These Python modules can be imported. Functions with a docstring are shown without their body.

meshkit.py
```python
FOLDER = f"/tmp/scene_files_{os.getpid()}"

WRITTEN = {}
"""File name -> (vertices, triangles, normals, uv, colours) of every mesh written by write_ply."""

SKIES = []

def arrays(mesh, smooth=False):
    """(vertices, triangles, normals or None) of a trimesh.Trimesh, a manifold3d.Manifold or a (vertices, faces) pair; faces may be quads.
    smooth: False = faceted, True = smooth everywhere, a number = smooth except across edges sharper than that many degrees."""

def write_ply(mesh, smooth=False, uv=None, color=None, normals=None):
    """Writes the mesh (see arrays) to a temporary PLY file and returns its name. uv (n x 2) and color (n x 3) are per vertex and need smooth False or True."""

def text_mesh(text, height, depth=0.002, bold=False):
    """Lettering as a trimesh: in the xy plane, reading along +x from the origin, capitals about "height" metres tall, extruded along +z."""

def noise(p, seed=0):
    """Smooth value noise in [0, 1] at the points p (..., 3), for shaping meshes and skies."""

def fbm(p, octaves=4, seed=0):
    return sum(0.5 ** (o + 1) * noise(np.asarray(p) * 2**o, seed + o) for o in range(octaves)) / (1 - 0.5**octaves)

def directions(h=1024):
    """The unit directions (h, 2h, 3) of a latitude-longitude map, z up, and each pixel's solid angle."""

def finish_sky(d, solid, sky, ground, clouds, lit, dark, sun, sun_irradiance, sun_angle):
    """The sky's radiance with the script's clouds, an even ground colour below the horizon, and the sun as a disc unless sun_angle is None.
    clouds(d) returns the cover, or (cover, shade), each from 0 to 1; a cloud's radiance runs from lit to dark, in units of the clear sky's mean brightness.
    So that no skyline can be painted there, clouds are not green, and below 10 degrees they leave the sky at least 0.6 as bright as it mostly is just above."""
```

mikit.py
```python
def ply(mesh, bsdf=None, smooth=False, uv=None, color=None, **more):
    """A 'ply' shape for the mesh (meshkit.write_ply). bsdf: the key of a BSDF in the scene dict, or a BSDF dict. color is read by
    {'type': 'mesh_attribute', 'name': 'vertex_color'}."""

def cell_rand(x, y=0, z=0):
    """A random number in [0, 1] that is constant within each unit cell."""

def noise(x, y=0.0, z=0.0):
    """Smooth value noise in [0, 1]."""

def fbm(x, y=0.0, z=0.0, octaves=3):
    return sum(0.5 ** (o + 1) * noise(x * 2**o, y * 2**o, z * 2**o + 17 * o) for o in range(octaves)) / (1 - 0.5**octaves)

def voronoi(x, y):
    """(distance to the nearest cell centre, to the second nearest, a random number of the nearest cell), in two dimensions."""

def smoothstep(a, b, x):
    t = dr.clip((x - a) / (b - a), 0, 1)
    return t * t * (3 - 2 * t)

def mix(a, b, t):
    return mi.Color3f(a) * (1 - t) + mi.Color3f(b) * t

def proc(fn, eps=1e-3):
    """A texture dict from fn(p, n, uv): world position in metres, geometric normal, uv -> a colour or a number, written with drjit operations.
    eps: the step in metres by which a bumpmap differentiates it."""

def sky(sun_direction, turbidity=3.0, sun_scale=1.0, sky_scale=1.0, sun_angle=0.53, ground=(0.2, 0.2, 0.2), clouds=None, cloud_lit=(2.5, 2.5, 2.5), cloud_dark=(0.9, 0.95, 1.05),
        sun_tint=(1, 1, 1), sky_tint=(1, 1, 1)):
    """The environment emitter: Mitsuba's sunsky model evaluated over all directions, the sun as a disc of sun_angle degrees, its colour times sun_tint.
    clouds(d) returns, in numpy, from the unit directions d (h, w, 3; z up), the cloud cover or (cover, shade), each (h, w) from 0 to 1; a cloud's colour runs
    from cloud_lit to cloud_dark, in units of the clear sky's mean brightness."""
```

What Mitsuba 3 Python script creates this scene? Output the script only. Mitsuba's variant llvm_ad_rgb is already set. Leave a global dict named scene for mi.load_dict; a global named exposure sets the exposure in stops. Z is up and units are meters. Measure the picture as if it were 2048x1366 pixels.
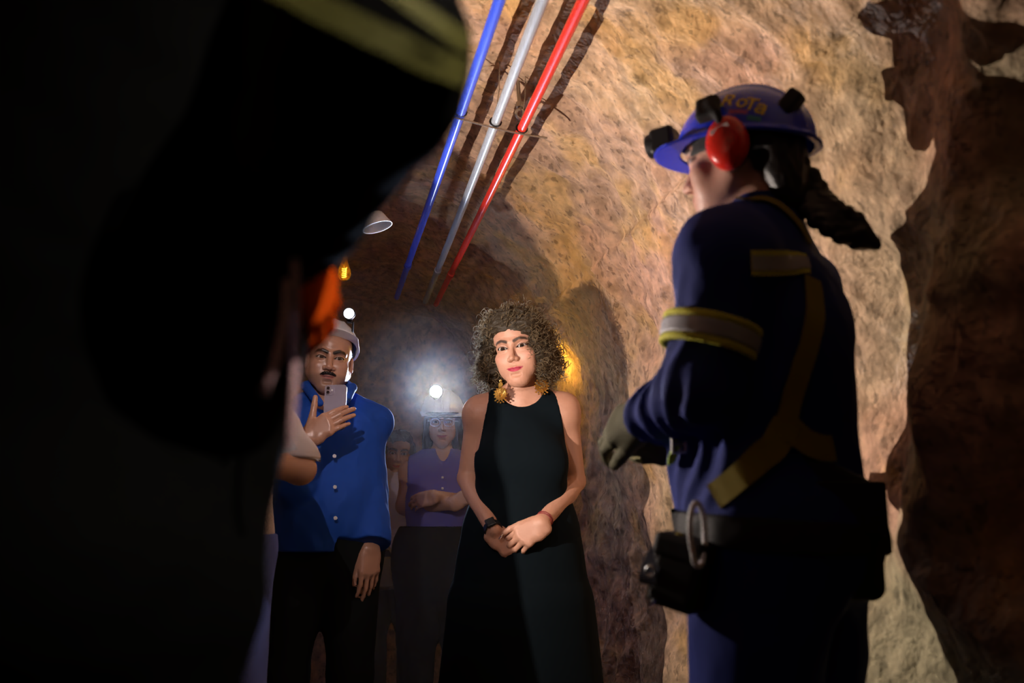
import math, random
import numpy as np, trimesh, mitsuba as mi, drjit as dr
import mikit, meshkit
from mikit import noise, fbm, voronoi, smoothstep, mix

T = mi.ScalarTransform4f
rng = np.random.default_rng(7)
random.seed(7)
scene, labels = {}, {}

# ---------------------------------------------------------------- camera, lights, exposure
FPX, EYE_Z, HORIZON = 1900.0, 0.98, 1040.0
PITCH = math.atan((HORIZON - 683.0) / FPX)
FWD = np.array([0, math.cos(PITCH), math.sin(PITCH)])
UPV = np.array([0, -math.sin(PITCH), math.cos(PITCH)])
EYE = np.array([0, 0, EYE_Z])
scene['camera'] = {'type': 'thinlens', 'fov': math.degrees(2 * math.atan(1024 / FPX)), 'fov_axis': 'x', 'near_clip': 0.05, 'far_clip': 60.0,
                   'aperture_radius': 0.0060, 'focus_distance': 3.35,
                   'to_world': T().look_at(origin=EYE.tolist(), target=(EYE + FWD).tolist(), up=UPV.tolist())}
exposure = 0.12


def at(px, py, d):
    """The world point at photograph pixel (px, py), d metres ahead of the camera (along y)."""
    r = FWD + (px - 1024) / FPX * np.array([1, 0, 0]) + (683 - py) / FPX * UPV
    return EYE + r * (d / r[1])


# the tunnel runs 11 degrees to the left of the view: s along it, t across it to the right, z up
SA, CA = 0.193, 0.981


def tun(t, s, z):
    return np.array([CA * t - SA * s, SA * t + CA * s, z])


def basis(forward, up=(0, 0, 1)):
    f = np.asarray(forward, float) / np.linalg.norm(forward)
    x = np.cross(f, up)
    x /= np.linalg.norm(x)
    return np.stack([x, f, np.cross(x, f)], 1)          # columns: right, forward, up


KEY = np.array([-0.60, 2.02, 1.28])          # work light on the left of the tunnel, behind the dark worker
KEY_AIM = KEY + np.array([0.80, 0.44, 0.26])
KEY_POWER = np.array([1.0, 0.84, 0.73]) * 700000
FILL = np.array([-0.50, 1.25, 1.86])  # added unseen fill lamp, brightens the group
FILL_AIM = np.array([-0.22, 3.3, 1.38])
FILL_POWER = np.array([1.0, 0.85, 0.82]) * 3.1
LADY_LAMP = np.array([0.80, 0.98, 1.38]) * 9.0   # cap lamps
TORCH = np.array([0.272, 1.90, 1.135])  # added unseen lamp, edges the dark worker and glove with light
RIM_LAMP_AIM = np.array([-0.16, 0.75, 1.20])
RIM_LAMP_POWER = np.array([1.0, 0.80, 0.78]) * 9.0
MAN_LAMP = np.array([1.0, 1.02, 1.15]) * 0.30
BULB_POWER = np.array([1.0, 0.68, 0.10])


# ---------------------------------------------------------------- scene helpers
def bsdf(key, **d):
    scene[key] = d
    return key


def rgb(*c):
    return {'type': 'rgb', 'value': list(map(float, c))}


def pr(key, color, rough=0.5, metal=0.0, two=True, **more):
    b = {'type': 'principled', 'base_color': color if isinstance(color, dict) else rgb(*color), 'roughness': rough, 'metallic': metal, **more}
    scene[key] = {'type': 'twosided', 'bsdf': b} if two else b
    return key


def say(key, label=None, category=None, group=None, kind=None):
    labels[key] = {k: v for k, v in (('label', label), ('category', category), ('group', group), ('kind', kind)) if v}


def numbered(name):
    if not any(k == name or k.startswith(name + '__') for k in scene):
        return name
    i = 1
    while any(k == f'{name}_{i:03d}' or k.startswith(f'{name}_{i:03d}__') for k in scene):
        i += 1
    return f'{name}_{i:03d}'


def put(name, mesh, mat, smooth=40, parent=None, label=None, color=None, to_world=None, **more):
    """ONE shape entry; mesh may be (v, f, n) with normals."""
    key = numbered((parent + '__' if parent else '') + name)
    if isinstance(mesh, tuple) and len(mesh) == 3:
        v, f, n = mesh
        path = meshkit.write_ply((v, f), False, None, color, normals=n)
        d = {'type': 'ply', 'filename': path, 'face_normals': False, 'bsdf': {'type': 'ref', 'id': mat}, **more}
    else:
        d = mikit.ply(mesh, mat, smooth=smooth, color=color, **more)
    if to_world is not None:
        d['to_world'] = to_world
    scene[key] = d
    if label:
        labels[key] = {'label': label}
    return key


def M4(R, t, s=1.0):
    m = np.eye(4)
    m[:3, :3] = np.asarray(R) * s
    m[:3, 3] = t
    return m


def xf(mesh, R=np.eye(3), t=(0, 0, 0), s=1.0):
    m = mesh.copy()
    m.apply_transform(M4(R, t, s))
    return m


def cat(*ms):
    return trimesh.util.concatenate([m for a in ms for m in (a if isinstance(a, (list, tuple)) else [a])])


def rot(axis, deg):
    return trimesh.transformations.rotation_matrix(math.radians(deg), axis)[:3, :3]


def tube(pts, r, n=10, closed=False, ends=True):
    """A tube along the polyline pts; r a number or one per point."""
    p = np.asarray(pts, float)
    m = len(p)
    r = np.broadcast_to(np.asarray(r, float), (m,))
    tan = np.gradient(p, axis=0) if not closed else np.roll(p, -1, 0) - np.roll(p, 1, 0)
    tan /= np.linalg.norm(tan, axis=1, keepdims=True) + 1e-12
    u = np.cross(tan[0], [0.3, 0.2, 0.93])
    if np.linalg.norm(u) < 1e-3:
        u = np.cross(tan[0], [1, 0, 0])
    us = []
    for i in range(m):
        u = u - tan[i] * (u @ tan[i])
        u /= np.linalg.norm(u) + 1e-12
        us.append(u)
    us = np.array(us)
    w = np.cross(tan, us)
    a = np.arange(n) * 2 * np.pi / n
    ring = p[:, None] + r[:, None, None] * (np.cos(a)[None, :, None] * us[:, None] + np.sin(a)[None, :, None] * w[:, None])
    v = ring.reshape(-1, 3)
    f = []
    for i in range(m if closed else m - 1):
        b0, b1 = i * n, (i + 1) % m * n
        for j in range(n):
            k = (j + 1) % n
            f += [[b0 + j, b0 + k, b1 + k], [b0 + j, b1 + k, b1 + j]]
    if ends and not closed:
        v = np.vstack([v, p[0], p[-1]])
        for j in range(n):
            k = (j + 1) % n
            f += [[m * n, k, j], [m * n + 1, (m - 1) * n + j, (m - 1) * n + k]]
    return trimesh.Trimesh(v, f, process=False)


def spline(pts, n=40):
    from scipy.interpolate import CubicSpline
    p = np.asarray(pts, float)
    t = np.concatenate([[0], np.cumsum(np.linalg.norm(np.diff(p, axis=0), axis=1))])
    return CubicSpline(t, p)(np.linspace(0, t[-1], n))


def lathe(prof, n=32):
    """Revolve (r, z) about z."""
    pr_ = np.asarray(prof, float)
    a = np.arange(n) * 2 * np.pi / n
    v = np.stack([pr_[:, None, 0] * np.cos(a), pr_[:, None, 0] * np.sin(a), np.broadcast_to(pr_[:, None, 1], (len(pr_), n))], -1).reshape(-1, 3)
    f = []
    for i in range(len(pr_) - 1):
        for j in range(n):
            k = (j + 1) % n
            f += [[i * n + j, i * n + k, (i + 1) * n + k], [i * n + j, (i + 1) * n + k, (i + 1) * n + j]]
    return trimesh.Trimesh(v, f, process=True)


def ribbon(pts, normals, width, thick=0.003):
    """A flat webbing strap along pts, its broad side facing normals."""
    p, nn = np.asarray(pts, float), np.asarray(normals, float)
    m = len(p)
    tan = np.gradient(p, axis=0)
    side = np.cross(tan, nn)
    side /= np.linalg.norm(side, axis=1, keepdims=True) + 1e-12
    nn = nn / (np.linalg.norm(nn, axis=1, keepdims=True) + 1e-12)
    w = np.broadcast_to(np.asarray(width, float), (m,))[:, None] / 2
    c = np.stack([p - side * w, p + side * w, p + side * w + nn * thick, p - side * w + nn * thick], 1)
    v = c.reshape(-1, 3)
    f = []
    for i in range(m - 1):
        for j in range(4):
            k = (j + 1) % 4
            a, b, c_, d = i * 4 + j, i * 4 + k, i * 4 + 4 + k, i * 4 + 4 + j
            f += [[a, c_, b], [a, d, c_]]
    e = (m - 1) * 4
    f += [[0, 1, 2], [0, 2, 3], [e, e + 2, e + 1], [e, e + 3, e + 2]]
    t = trimesh.Trimesh(v, f, process=False)
    t.fix_normals()
    return t


def rbox(sx, sy, sz, r=0.004, n=3):
    """Rounded box centred on the origin."""
    b = trimesh.creation.icosphere(subdivisions=n)
    v = np.sign(b.vertices) * (np.array([sx, sy, sz]) / 2 - r) + b.vertices * r
    return trimesh.Trimesh(v, b.faces, process=False)


# ---------------------------------------------------------------- signed distance modelling
f4 = np.float32


def cap(a, b, ra, rb=None):
    a, b = np.asarray(a, f4), np.asarray(b, f4)
    rb = ra if rb is None else rb
    ab = b - a
    L = float(ab @ ab) + 1e-12

    def f(P):
        q = P - a
        t = np.clip((q @ ab) / L, 0, 1)
        q = q - t[:, None] * ab
        return np.sqrt(np.einsum('ij,ij->i', q, q)) - (ra + (rb - ra) * t)
    return f


def chain(pts, radii):
    fs = [cap(pts[i], pts[i + 1], radii[i], radii[i + 1]) for i in range(len(pts) - 1)]

    def f(P):
        d = fs[0](P)
        for g in fs[1:]:
            d = np.minimum(d, g(P))
        return d
    return f


def ell(c, r, R=None):
    c, r = np.asarray(c, f4), np.asarray(r, f4) * np.ones(3, f4)
    R = None if R is None else np.asarray(R, f4)

    def f(P):
        q = P - c
        if R is not None:
            q = q @ R
        a = q / r
        k0 = np.sqrt(np.einsum('ij,ij->i', a, a))
        a = a / r
        k1 = np.sqrt(np.einsum('ij,ij->i', a, a))
        return k0 * (k0 - 1) / np.maximum(k1, 1e-6)
    return f


def sbox(c, half, r=0.01, R=None):
    c, half = np.asarray(c, f4), np.asarray(half, f4)
    R = None if R is None else np.asarray(R, f4)

    def f(P):
        q = P - c
        if R is not None:
            q = q @ R
        q = np.abs(q) - (half - r)
        return np.sqrt((np.maximum(q, 0) ** 2).sum(1)) + np.minimum(q.max(1), 0) - r
    return f


def smin(a, b, k):
    if k <= 0:
        return np.minimum(a, b)
    h = np.maximum(k - np.abs(a - b), 0) / k
    return np.minimum(a, b) - h * h * k * 0.25


def smax(a, b, k):
    return -smin(-a, -b, k)


def union(parts):
    """parts: (sdf, k) in order; k < 0 cuts with blend -k."""
    def f(P):
        d = None
        for g, k in parts:
            e = g(P)
            d = e if d is None else (smin(d, e, k) if k >= 0 else smax(d, -e, -k))
        return d
    return f


def moved(f, R, t, s=1.0):
    """f in a local frame (columns of R its axes in the world) placed in the world."""
    R, t = np.asarray(R, f4), np.asarray(t, f4)
    return lambda P: f(((P - t) @ R) / f4(s)) * f4(s)


_EDGES = [(a, b) for a in range(8) for b in range(a + 1, 8) if bin(a ^ b).count('1') == 1]


def mesh_sdf(f, lo, hi, h, B=8, grow=1.3):
    """Surface nets over the box lo..hi at step h: (vertices, triangles, normals from the field)."""
    lo, hi = np.asarray(lo, float), np.asarray(hi, float)
    nb = np.ceil((hi - lo) / (h * B)).astype(int)
    n = nb * B + 1
    bc = np.stack(np.meshgrid(*[np.arange(k) for k in nb], indexing='ij'), -1).reshape(-1, 3)
    dc = f((lo + (bc + 0.5) * B * h).astype(f4))
    D = np.empty(n, f4)
    sign = np.where(dc > 0, 1.0, -1.0).astype(f4)
    big = np.repeat(np.repeat(np.repeat(sign.reshape(nb), B, 0), B, 1), B, 2)
    D[:-1, :-1, :-1] = big
    D[-1], D[:, -1], D[:, :, -1] = 1, 1, 1
    D[-1, :-1, :-1], D[:-1, -1, :-1], D[:-1, :-1, -1] = big[-1], big[:, -1], big[:, :, -1]
    keep = bc[np.abs(dc) < 0.87 * B * h * grow]
    g = np.arange(B + 1)
    off = np.stack(np.meshgrid(g, g, g, indexing='ij'), -1).reshape(-1, 3)
    for c in range(0, len(keep), 400):
        ids = (keep[c:c + 400, None] * B + off).reshape(-1, 3)
        D[ids[:, 0], ids[:, 1], ids[:, 2]] = f((lo + ids * h).astype(f4))
    s = D < 0
    cnt = np.zeros(n - 1, np.int8)
    for c in range(8):
        x, y, z = c >> 2 & 1, c >> 1 & 1, c & 1
        cnt += s[x:n[0] - 1 + x, y:n[1] - 1 + y, z:n[2] - 1 + z]
    act = (cnt > 0) & (cnt < 8)
    idx = np.full(n - 1, -1, np.int32)
    ijk = np.argwhere(act)
    idx[act] = np.arange(len(ijk))
    cor = np.stack([D[ijk[:, 0] + (c >> 2 & 1), ijk[:, 1] + (c >> 1 & 1), ijk[:, 2] + (c & 1)] for c in range(8)], 1)
    acc, num = np.zeros((len(ijk), 3)), np.zeros(len(ijk))
    for a, b in _EDGES:
        pa, pb = (np.array([c >> 2 & 1, c >> 1 & 1, c & 1], float) for c in (a, b))
        m = (cor[:, a] < 0) != (cor[:, b] < 0)
        t = (cor[m, a] / (cor[m, a] - cor[m, b]))[:, None]
        acc[m] += pa + (pb - pa) * t
        num[m] += 1
    v = lo + (ijk + acc / num[:, None]) * h
    quads = []
    for ax in range(3):
        sl0, sl1 = [slice(1, -1)] * 3, [slice(1, -1)] * 3
        sl0[ax], sl1[ax] = slice(0, -1), slice(1, None)
        a, b = s[tuple(sl0)], s[tuple(sl1)]
        e = np.argwhere(a != b)
        if not len(e):
            continue
        ins = a[e[:, 0], e[:, 1], e[:, 2]]
        base = e.copy()
        o1, o2 = (ax + 1) % 3, (ax + 2) % 3
        base[:, o1] += 1
        base[:, o2] += 1
        q = []
        for d1, d2 in ((1, 1), (0, 1), (0, 0), (1, 0)):
            c = base.copy()
            c[:, o1] -= d1
            c[:, o2] -= d2
            q.append(idx[c[:, 0], c[:, 1], c[:, 2]])
        q = np.stack(q, 1)
        q[~ins] = q[~ins][:, ::-1]
        quads.append(q)
    q = np.vstack(quads)
    q = q[(q >= 0).all(1)]
    fc = np.vstack([q[:, [0, 1, 2]], q[:, [0, 2, 3]]])
    e = h * 0.5
    vv = v.astype(f4)
    k = np.array([[1, -1, -1], [-1, -1, 1], [-1, 1, -1], [1, 1, 1]], f4)
    nrm = sum(kk * f(vv + kk * f4(e))[:, None] for kk in k)
    nrm /= np.linalg.norm(nrm, axis=1, keepdims=True) + 1e-9
    return v, fc, nrm


def multires(f, boxes):
    """boxes: (lo, hi, h), the first coarse, the later ones finer regions inside it; one mesh."""
    V, Fc, N, o = [], [], [], 0
    for i, (lo, hi, h) in enumerate(boxes):
        v, fc, n = mesh_sdf(f, lo, hi, h)
        drop = np.zeros(len(v), bool)
        for lo2, hi2, h2 in boxes[i + 1:]:
            if h2 < h:
                pad = h * 0.9
                drop |= ((v > np.asarray(lo2) + pad) & (v < np.asarray(hi2) - pad)).all(1)
        fc = fc[~drop[fc].any(1)] if drop.any() else fc
        V.append(v)
        Fc.append(fc + o)
        N.append(n)
        o += len(v)
    v, fc, n = np.vstack(V), np.vstack(Fc), np.vstack(N)
    used = np.unique(fc)
    m = np.full(len(v), -1)
    m[used] = np.arange(len(used))
    return v[used], m[fc], n[used]


def folds(P, amp, freq, seed=0, stretch=(1, 1, 1)):
    return ((meshkit.fbm(P * (np.asarray(stretch) * freq), 2, seed) - 0.5) * 2 * amp).astype(f4)
# ---------------------------------------------------------------- materials
def rock_color(p, n, uv):
    a = fbm(p.x * 1.7 + 3, p.y * 1.7, p.z * 1.5, 4)
    b = fbm(p.x * 5 + 11, p.y * 5 + 4, p.z * 4.2, 4)
    c = fbm(p.x * 30, p.y * 30 + 9, p.z * 24, 4)
    g = fbm(p.x * 90, p.y * 90 + 9, p.z * 90, 2)
    col = mix((0.50, 0.335, 0.20), (0.47, 0.28, 0.19), smoothstep(0.40, 0.60, a))
    col = mix(col, (0.52, 0.30, 0.10), smoothstep(0.52, 0.72, b) * 0.75)
    near = smoothstep(2.35, 1.75, p.y + 0.5 * p.z - 0.5)
    col = mix(col, (0.33, 0.31, 0.19), smoothstep(0.42, 0.62, fbm(p.x * 2.6 + 31, p.y * 2.6, p.z * 1.8 + 5, 3)) * (0.25 + 0.65 * near))
    col = col * (0.74 + 0.52 * smoothstep(0.25, 0.75, c)) * (0.85 + 0.3 * g)
    pits = smoothstep(0.60, 0.72, fbm(p.x * 64 + 5, p.y * 64, p.z * 30 + 2, 3))
    ochre_spot = dr.exp(-dr.square((p.x - 0.27) / 0.22) - dr.square((p.y - 3.72) / 0.42) - dr.square((p.z - 1.85) / 0.36))  # soft ochre spot mixed into the rock colour at one place
    col = mix(col, mi.Color3f(0.58, 0.29, 0.055) * (0.7 + 0.6 * c), ochre_spot * 0.85)
    return col * (1 - 0.38 * pits)


def rock_bump(p, n, uv):
    return 0.55 * fbm(p.x * 44, p.y * 44, p.z * 24, 4) + 0.2 * fbm(p.x * 130, p.y * 130, p.z * 110, 2)


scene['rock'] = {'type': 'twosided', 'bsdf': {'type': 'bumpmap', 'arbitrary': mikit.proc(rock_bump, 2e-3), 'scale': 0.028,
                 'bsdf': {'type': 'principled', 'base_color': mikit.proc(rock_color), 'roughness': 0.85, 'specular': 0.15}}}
pr('floor_dirt', mikit.proc(lambda p, n, uv: mix((0.10, 0.075, 0.05), (0.05, 0.04, 0.03), fbm(p.x * 9, p.y * 9, 0, 4))), 0.95)

# ---------------------------------------------------------------- tunnel
TR, TL, TOP, SPRING = 1.13, -1.05, 2.36, 1.25


def profile(a):
    """a in 0..1 along the right half, from the floor at the right wall to the crown: (t, z, outward t, outward z)."""
    a = np.asarray(a, float)
    mid = (TR + TL) / 2
    hw = TR - mid
    la, lb = SPRING + 0.15, 1.75
    u = a * (la + lb)
    low = u < la
    th = np.clip((u - la) / lb, 0, 1) * np.pi / 2
    t = np.where(low, TR, mid + hw * np.cos(th) ** 0.85)
    z = np.where(low, u - 0.15, SPRING + (TOP - SPRING) * np.sin(th))
    nt, nz = np.where(low, 1, np.cos(th)), np.where(low, 0, np.sin(th))
    return t, z, nt, nz


def rock_sheet(side, a0, a1, s0, s1, h):
    na, ns = int((a1 - a0) * 3.15 / h) + 2, int((s1 - s0) / h) + 2
    A, S = np.meshgrid(np.linspace(a0, a1, na), np.linspace(s0, s1, ns), indexing='ij')
    t, z, nt, nz = profile(A)
    if side < 0:
        t, nt = (TR + TL) - t, -nt
    p = np.stack([t, S, z], -1)
    big = (meshkit.fbm(p * 1.5 + 5, 3, 3) - 0.5) * 0.26
    mid_ = (meshkit.fbm(p * np.array([6, 6, 4.5]) + 2, 3, 11) - 0.5) * 0.075
    r = meshkit.fbm(p * np.array([20, 20, 13]), 3, 21)
    fine = (r - 0.5) * 0.026 - np.maximum(r - 0.62, 0) * 0.05
    rid = 1 - np.abs(meshkit.fbm(p * np.array([9, 9, 5.5]) + 8, 2, 31) * 2 - 1)
    disp = big * np.where(z > 1.9, 0.45, 1) + mid_ + fine - 0.016 * rid ** 3
    if side > 0:                                         # the wall steps back on the near side of a rough ridge
        edge = 1.35 - 0.28 * np.clip((0.95 - z) / 0.5, 0, 1) - 0.78 * np.clip((z - 1.55) / 0.6, 0, 1) ** 1.1 + (meshkit.fbm(np.stack([z * 2.2, z * 0, z * 0 + 4], -1), 4, 5) - 0.5) * 0.34 * np.clip((2.0 - z) / 0.5, 0, 1) + (meshkit.fbm(p * 3.2, 3, 15) - 0.5) * 0.25
        k = np.clip((edge - S) / 0.16, 0, 1)
        k = k * k * (3 - 2 * k)
        disp = disp + 0.36 * k - 0.06 * np.exp(-((S - edge - 0.12) / 0.12) ** 2)
    t, z = t + nt * disp, z + nz * disp
    v = np.stack([CA * t - SA * S, SA * t + CA * S, z], -1).reshape(-1, 3)
    i = np.arange(na * ns).reshape(na, ns)
    q = np.stack([i[:-1, :-1], i[1:, :-1], i[1:, 1:], i[:-1, 1:]], -1).reshape(-1, 4)
    if side < 0:
        q = q[:, ::-1]
    f = np.vstack([q[:, [0, 1, 2]], q[:, [0, 2, 3]]])
    return trimesh.Trimesh(v, f, process=False)


def struct(name, mesh, mat, smooth=True):
    put(name, mesh, mat, smooth)
    labels[name] = {'kind': 'structure'}


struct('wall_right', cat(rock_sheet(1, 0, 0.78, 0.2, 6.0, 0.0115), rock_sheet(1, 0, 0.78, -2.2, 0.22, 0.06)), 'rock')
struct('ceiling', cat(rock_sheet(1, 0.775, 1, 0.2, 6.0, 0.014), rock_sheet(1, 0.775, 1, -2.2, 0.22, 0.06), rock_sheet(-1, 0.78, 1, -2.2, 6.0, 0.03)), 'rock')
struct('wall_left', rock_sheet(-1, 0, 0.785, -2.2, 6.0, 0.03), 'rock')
_a = np.linspace(0, 1, 40)
_t, _z, _, _ = profile(_a)
ring = np.vstack([np.stack([_t, _z], 1), np.stack([(TR + TL) - _t, _z], 1)[::-1]])
far = [tun(t * 1.12, 5.98, z + 0.06) for t, z in ring]
c0 = tun(0.04, 6.25, 1.1)
fm = trimesh.Trimesh(np.vstack([far, [c0]]), [[i, (i + 1) % len(far), len(far)] for i in range(len(far))], process=False)
fm = fm.subdivide().subdivide().subdivide()
fm.vertices[:] += (meshkit.fbm(fm.vertices * 4, 4, 3)[:, None] - 0.5) * 0.2 * np.array([-SA, CA, 0])
struct('wall_back', fm, 'rock')
gx = np.stack(np.meshgrid(np.linspace(-1.5, 1.7, 120), np.linspace(-2.2, 6.3, 220), indexing='ij'), -1).reshape(-1, 2)
fv = np.array([CA * gx[:, 0] - SA * gx[:, 1], SA * gx[:, 0] + CA * gx[:, 1], (meshkit.fbm(np.c_[gx * 3, gx[:, 0] * 0], 4, 8) - 0.5) * 0.05]).T
ii = np.arange(120 * 220).reshape(120, 220)
qq = np.stack([ii[:-1, :-1], ii[1:, :-1], ii[1:, 1:], ii[:-1, 1:]], -1).reshape(-1, 4)
struct('floor', trimesh.Trimesh(fv, np.vstack([qq[:, [0, 1, 2]], qq[:, [0, 2, 3]]]), process=False), 'floor_dirt')

# ---------------------------------------------------------------- lamps
pr('black_metal', (0.02, 0.02, 0.022), 0.45, 0.3)
pr('matte_black', (0.012, 0.012, 0.013), 0.8)
pr('steel', (0.6, 0.6, 0.6), 0.3, 1.0)
pr('white_plastic', (0.75, 0.75, 0.76), 0.35)
pr('lens_off', (0.8, 0.8, 0.8), 0.15)

say('work_light', 'black work light with barn doors on the tunnel side behind the dark worker', 'lamp')
Rk = basis(KEY_AIM - KEY)
house = cat(xf(rbox(0.08, 0.03, 0.07, 0.006), t=(0, -0.017, 0)), xf(rbox(0.004, 0.05, 0.07, 0.0015, 2), t=(-0.038, 0.005, 0)))
put('housing', xf(house, Rk, KEY), 'black_metal', 30, 'work_light')
em = trimesh.Trimesh([[-.0015, .002, -.0015], [.0015, .002, -.0015], [.0015, .002, .0015], [-.0015, .002, .0015]], [[0, 2, 1], [0, 3, 2]], process=False)
put('lamp_panel', xf(em, Rk, KEY), 'lens_off', False, 'work_light', emitter={'type': 'area', 'radiance': rgb(*KEY_POWER)})
# the barn door whose edge draws the line across the tunnel beyond which its light does not reach
e1, e2 = np.array([-0.15, 3.26, 2.26]) - KEY, np.array([0.17, 3.71, 1.96]) - KEY
nd = np.cross(e1, e2)
nd *= np.sign(nd[1]) / np.linalg.norm(nd)
e1, e2 = e1 / np.linalg.norm(e1), e2 / np.linalg.norm(e2)
ea, eb = KEY + Rk[:, 1] * 0.002 + 0.085 * (6.0 * e1 - 5.0 * e2), KEY + Rk[:, 1] * 0.002 + 0.085 * (9.0 * e2 - 8.0 * e1)
w_ = nd * 0.16
door = trimesh.Trimesh([ea, eb, eb + w_, ea + w_, ea + nd * 0.004 - e1 * 0.003, eb + nd * 0.004 - e2 * 0.003, eb + w_ - e2 * 0.003, ea + w_ - e1 * 0.003],
                       [[0, 1, 2], [0, 2, 3], [4, 6, 5], [4, 7, 6], [0, 4, 5], [0, 5, 1], [1, 5, 6], [1, 6, 2], [2, 6, 7], [2, 7, 3], [3, 7, 4], [3, 4, 0]], process=False)
put('barn_door', door, 'black_metal', False, 'work_light')
ft = KEY + np.array([-0.30, 0.05, -0.10])
stand = [tube([KEY - Rk[:, 1] * 0.03, KEY + np.array([-.12, .03, -.05]), ft], 0.008, 8), tube([ft, ft * [1, 1, 0] + [0, 0, 0.35]], 0.012, 8)] + [tube([ft * [1, 1, 0] + [0, 0, 0.42], ft * [1, 1, 0] + [0.2 * math.cos(a), 0.2 * math.sin(a), 0.02]], 0.009, 8) for a in (1.2, 3.3, 5.4)]
put('tripod', cat(stand), 'black_metal', 40, 'work_light')

say('added_fill_lamp', 'added fill lamp, unseen behind the dark worker, brightening the group', 'lamp')
Rf = basis(FILL_AIM - FILL)
Rfz = np.stack([Rf[:, 0], -Rf[:, 2], Rf[:, 1]], 1)
put('barrel', xf(lathe([(0, -.13), (.016, -.13), (.016, -.02), (.030, .01), (.030, .03), (.026, .03), (.018, .004), (0, .004)], 24), Rfz, FILL), 'black_metal', 30, 'added_fill_lamp')
scene['added_fill_lamp__beam'] = {'type': 'spot', 'to_world': T().look_at(origin=(FILL + Rf[:, 1] * 0.035).tolist(), target=FILL_AIM.tolist(), up=[0, 0, 1]),
                            'intensity': rgb(*FILL_POWER), 'sampling_weight': 0.6, 'cutoff_angle': 24.0, 'beam_width': 11.0}

say('torch', 'small black torch in front of the miner\'s gloved hands', 'torch')
Rt = basis(RIM_LAMP_AIM - TORCH)
Rtz = np.stack([Rt[:, 0], -Rt[:, 2], Rt[:, 1]], 1)
put('barrel', xf(lathe([(0, -.09), (.012, -.09), (.012, -.02), (.018, .005), (.018, .018), (.015, .018), (.012, .004), (0, .004)], 24), Rtz, TORCH), 'black_metal', 30, 'torch')
scene['torch__beam'] = {'type': 'spot', 'to_world': T().look_at(origin=(TORCH + Rt[:, 1] * 0.022).tolist(), target=RIM_LAMP_AIM.tolist(), up=[0, 0, 1]),
                        'intensity': rgb(*RIM_LAMP_POWER), 'sampling_weight': 0.35, 'cutoff_angle': 34.0, 'beam_width': 26.0}
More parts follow.
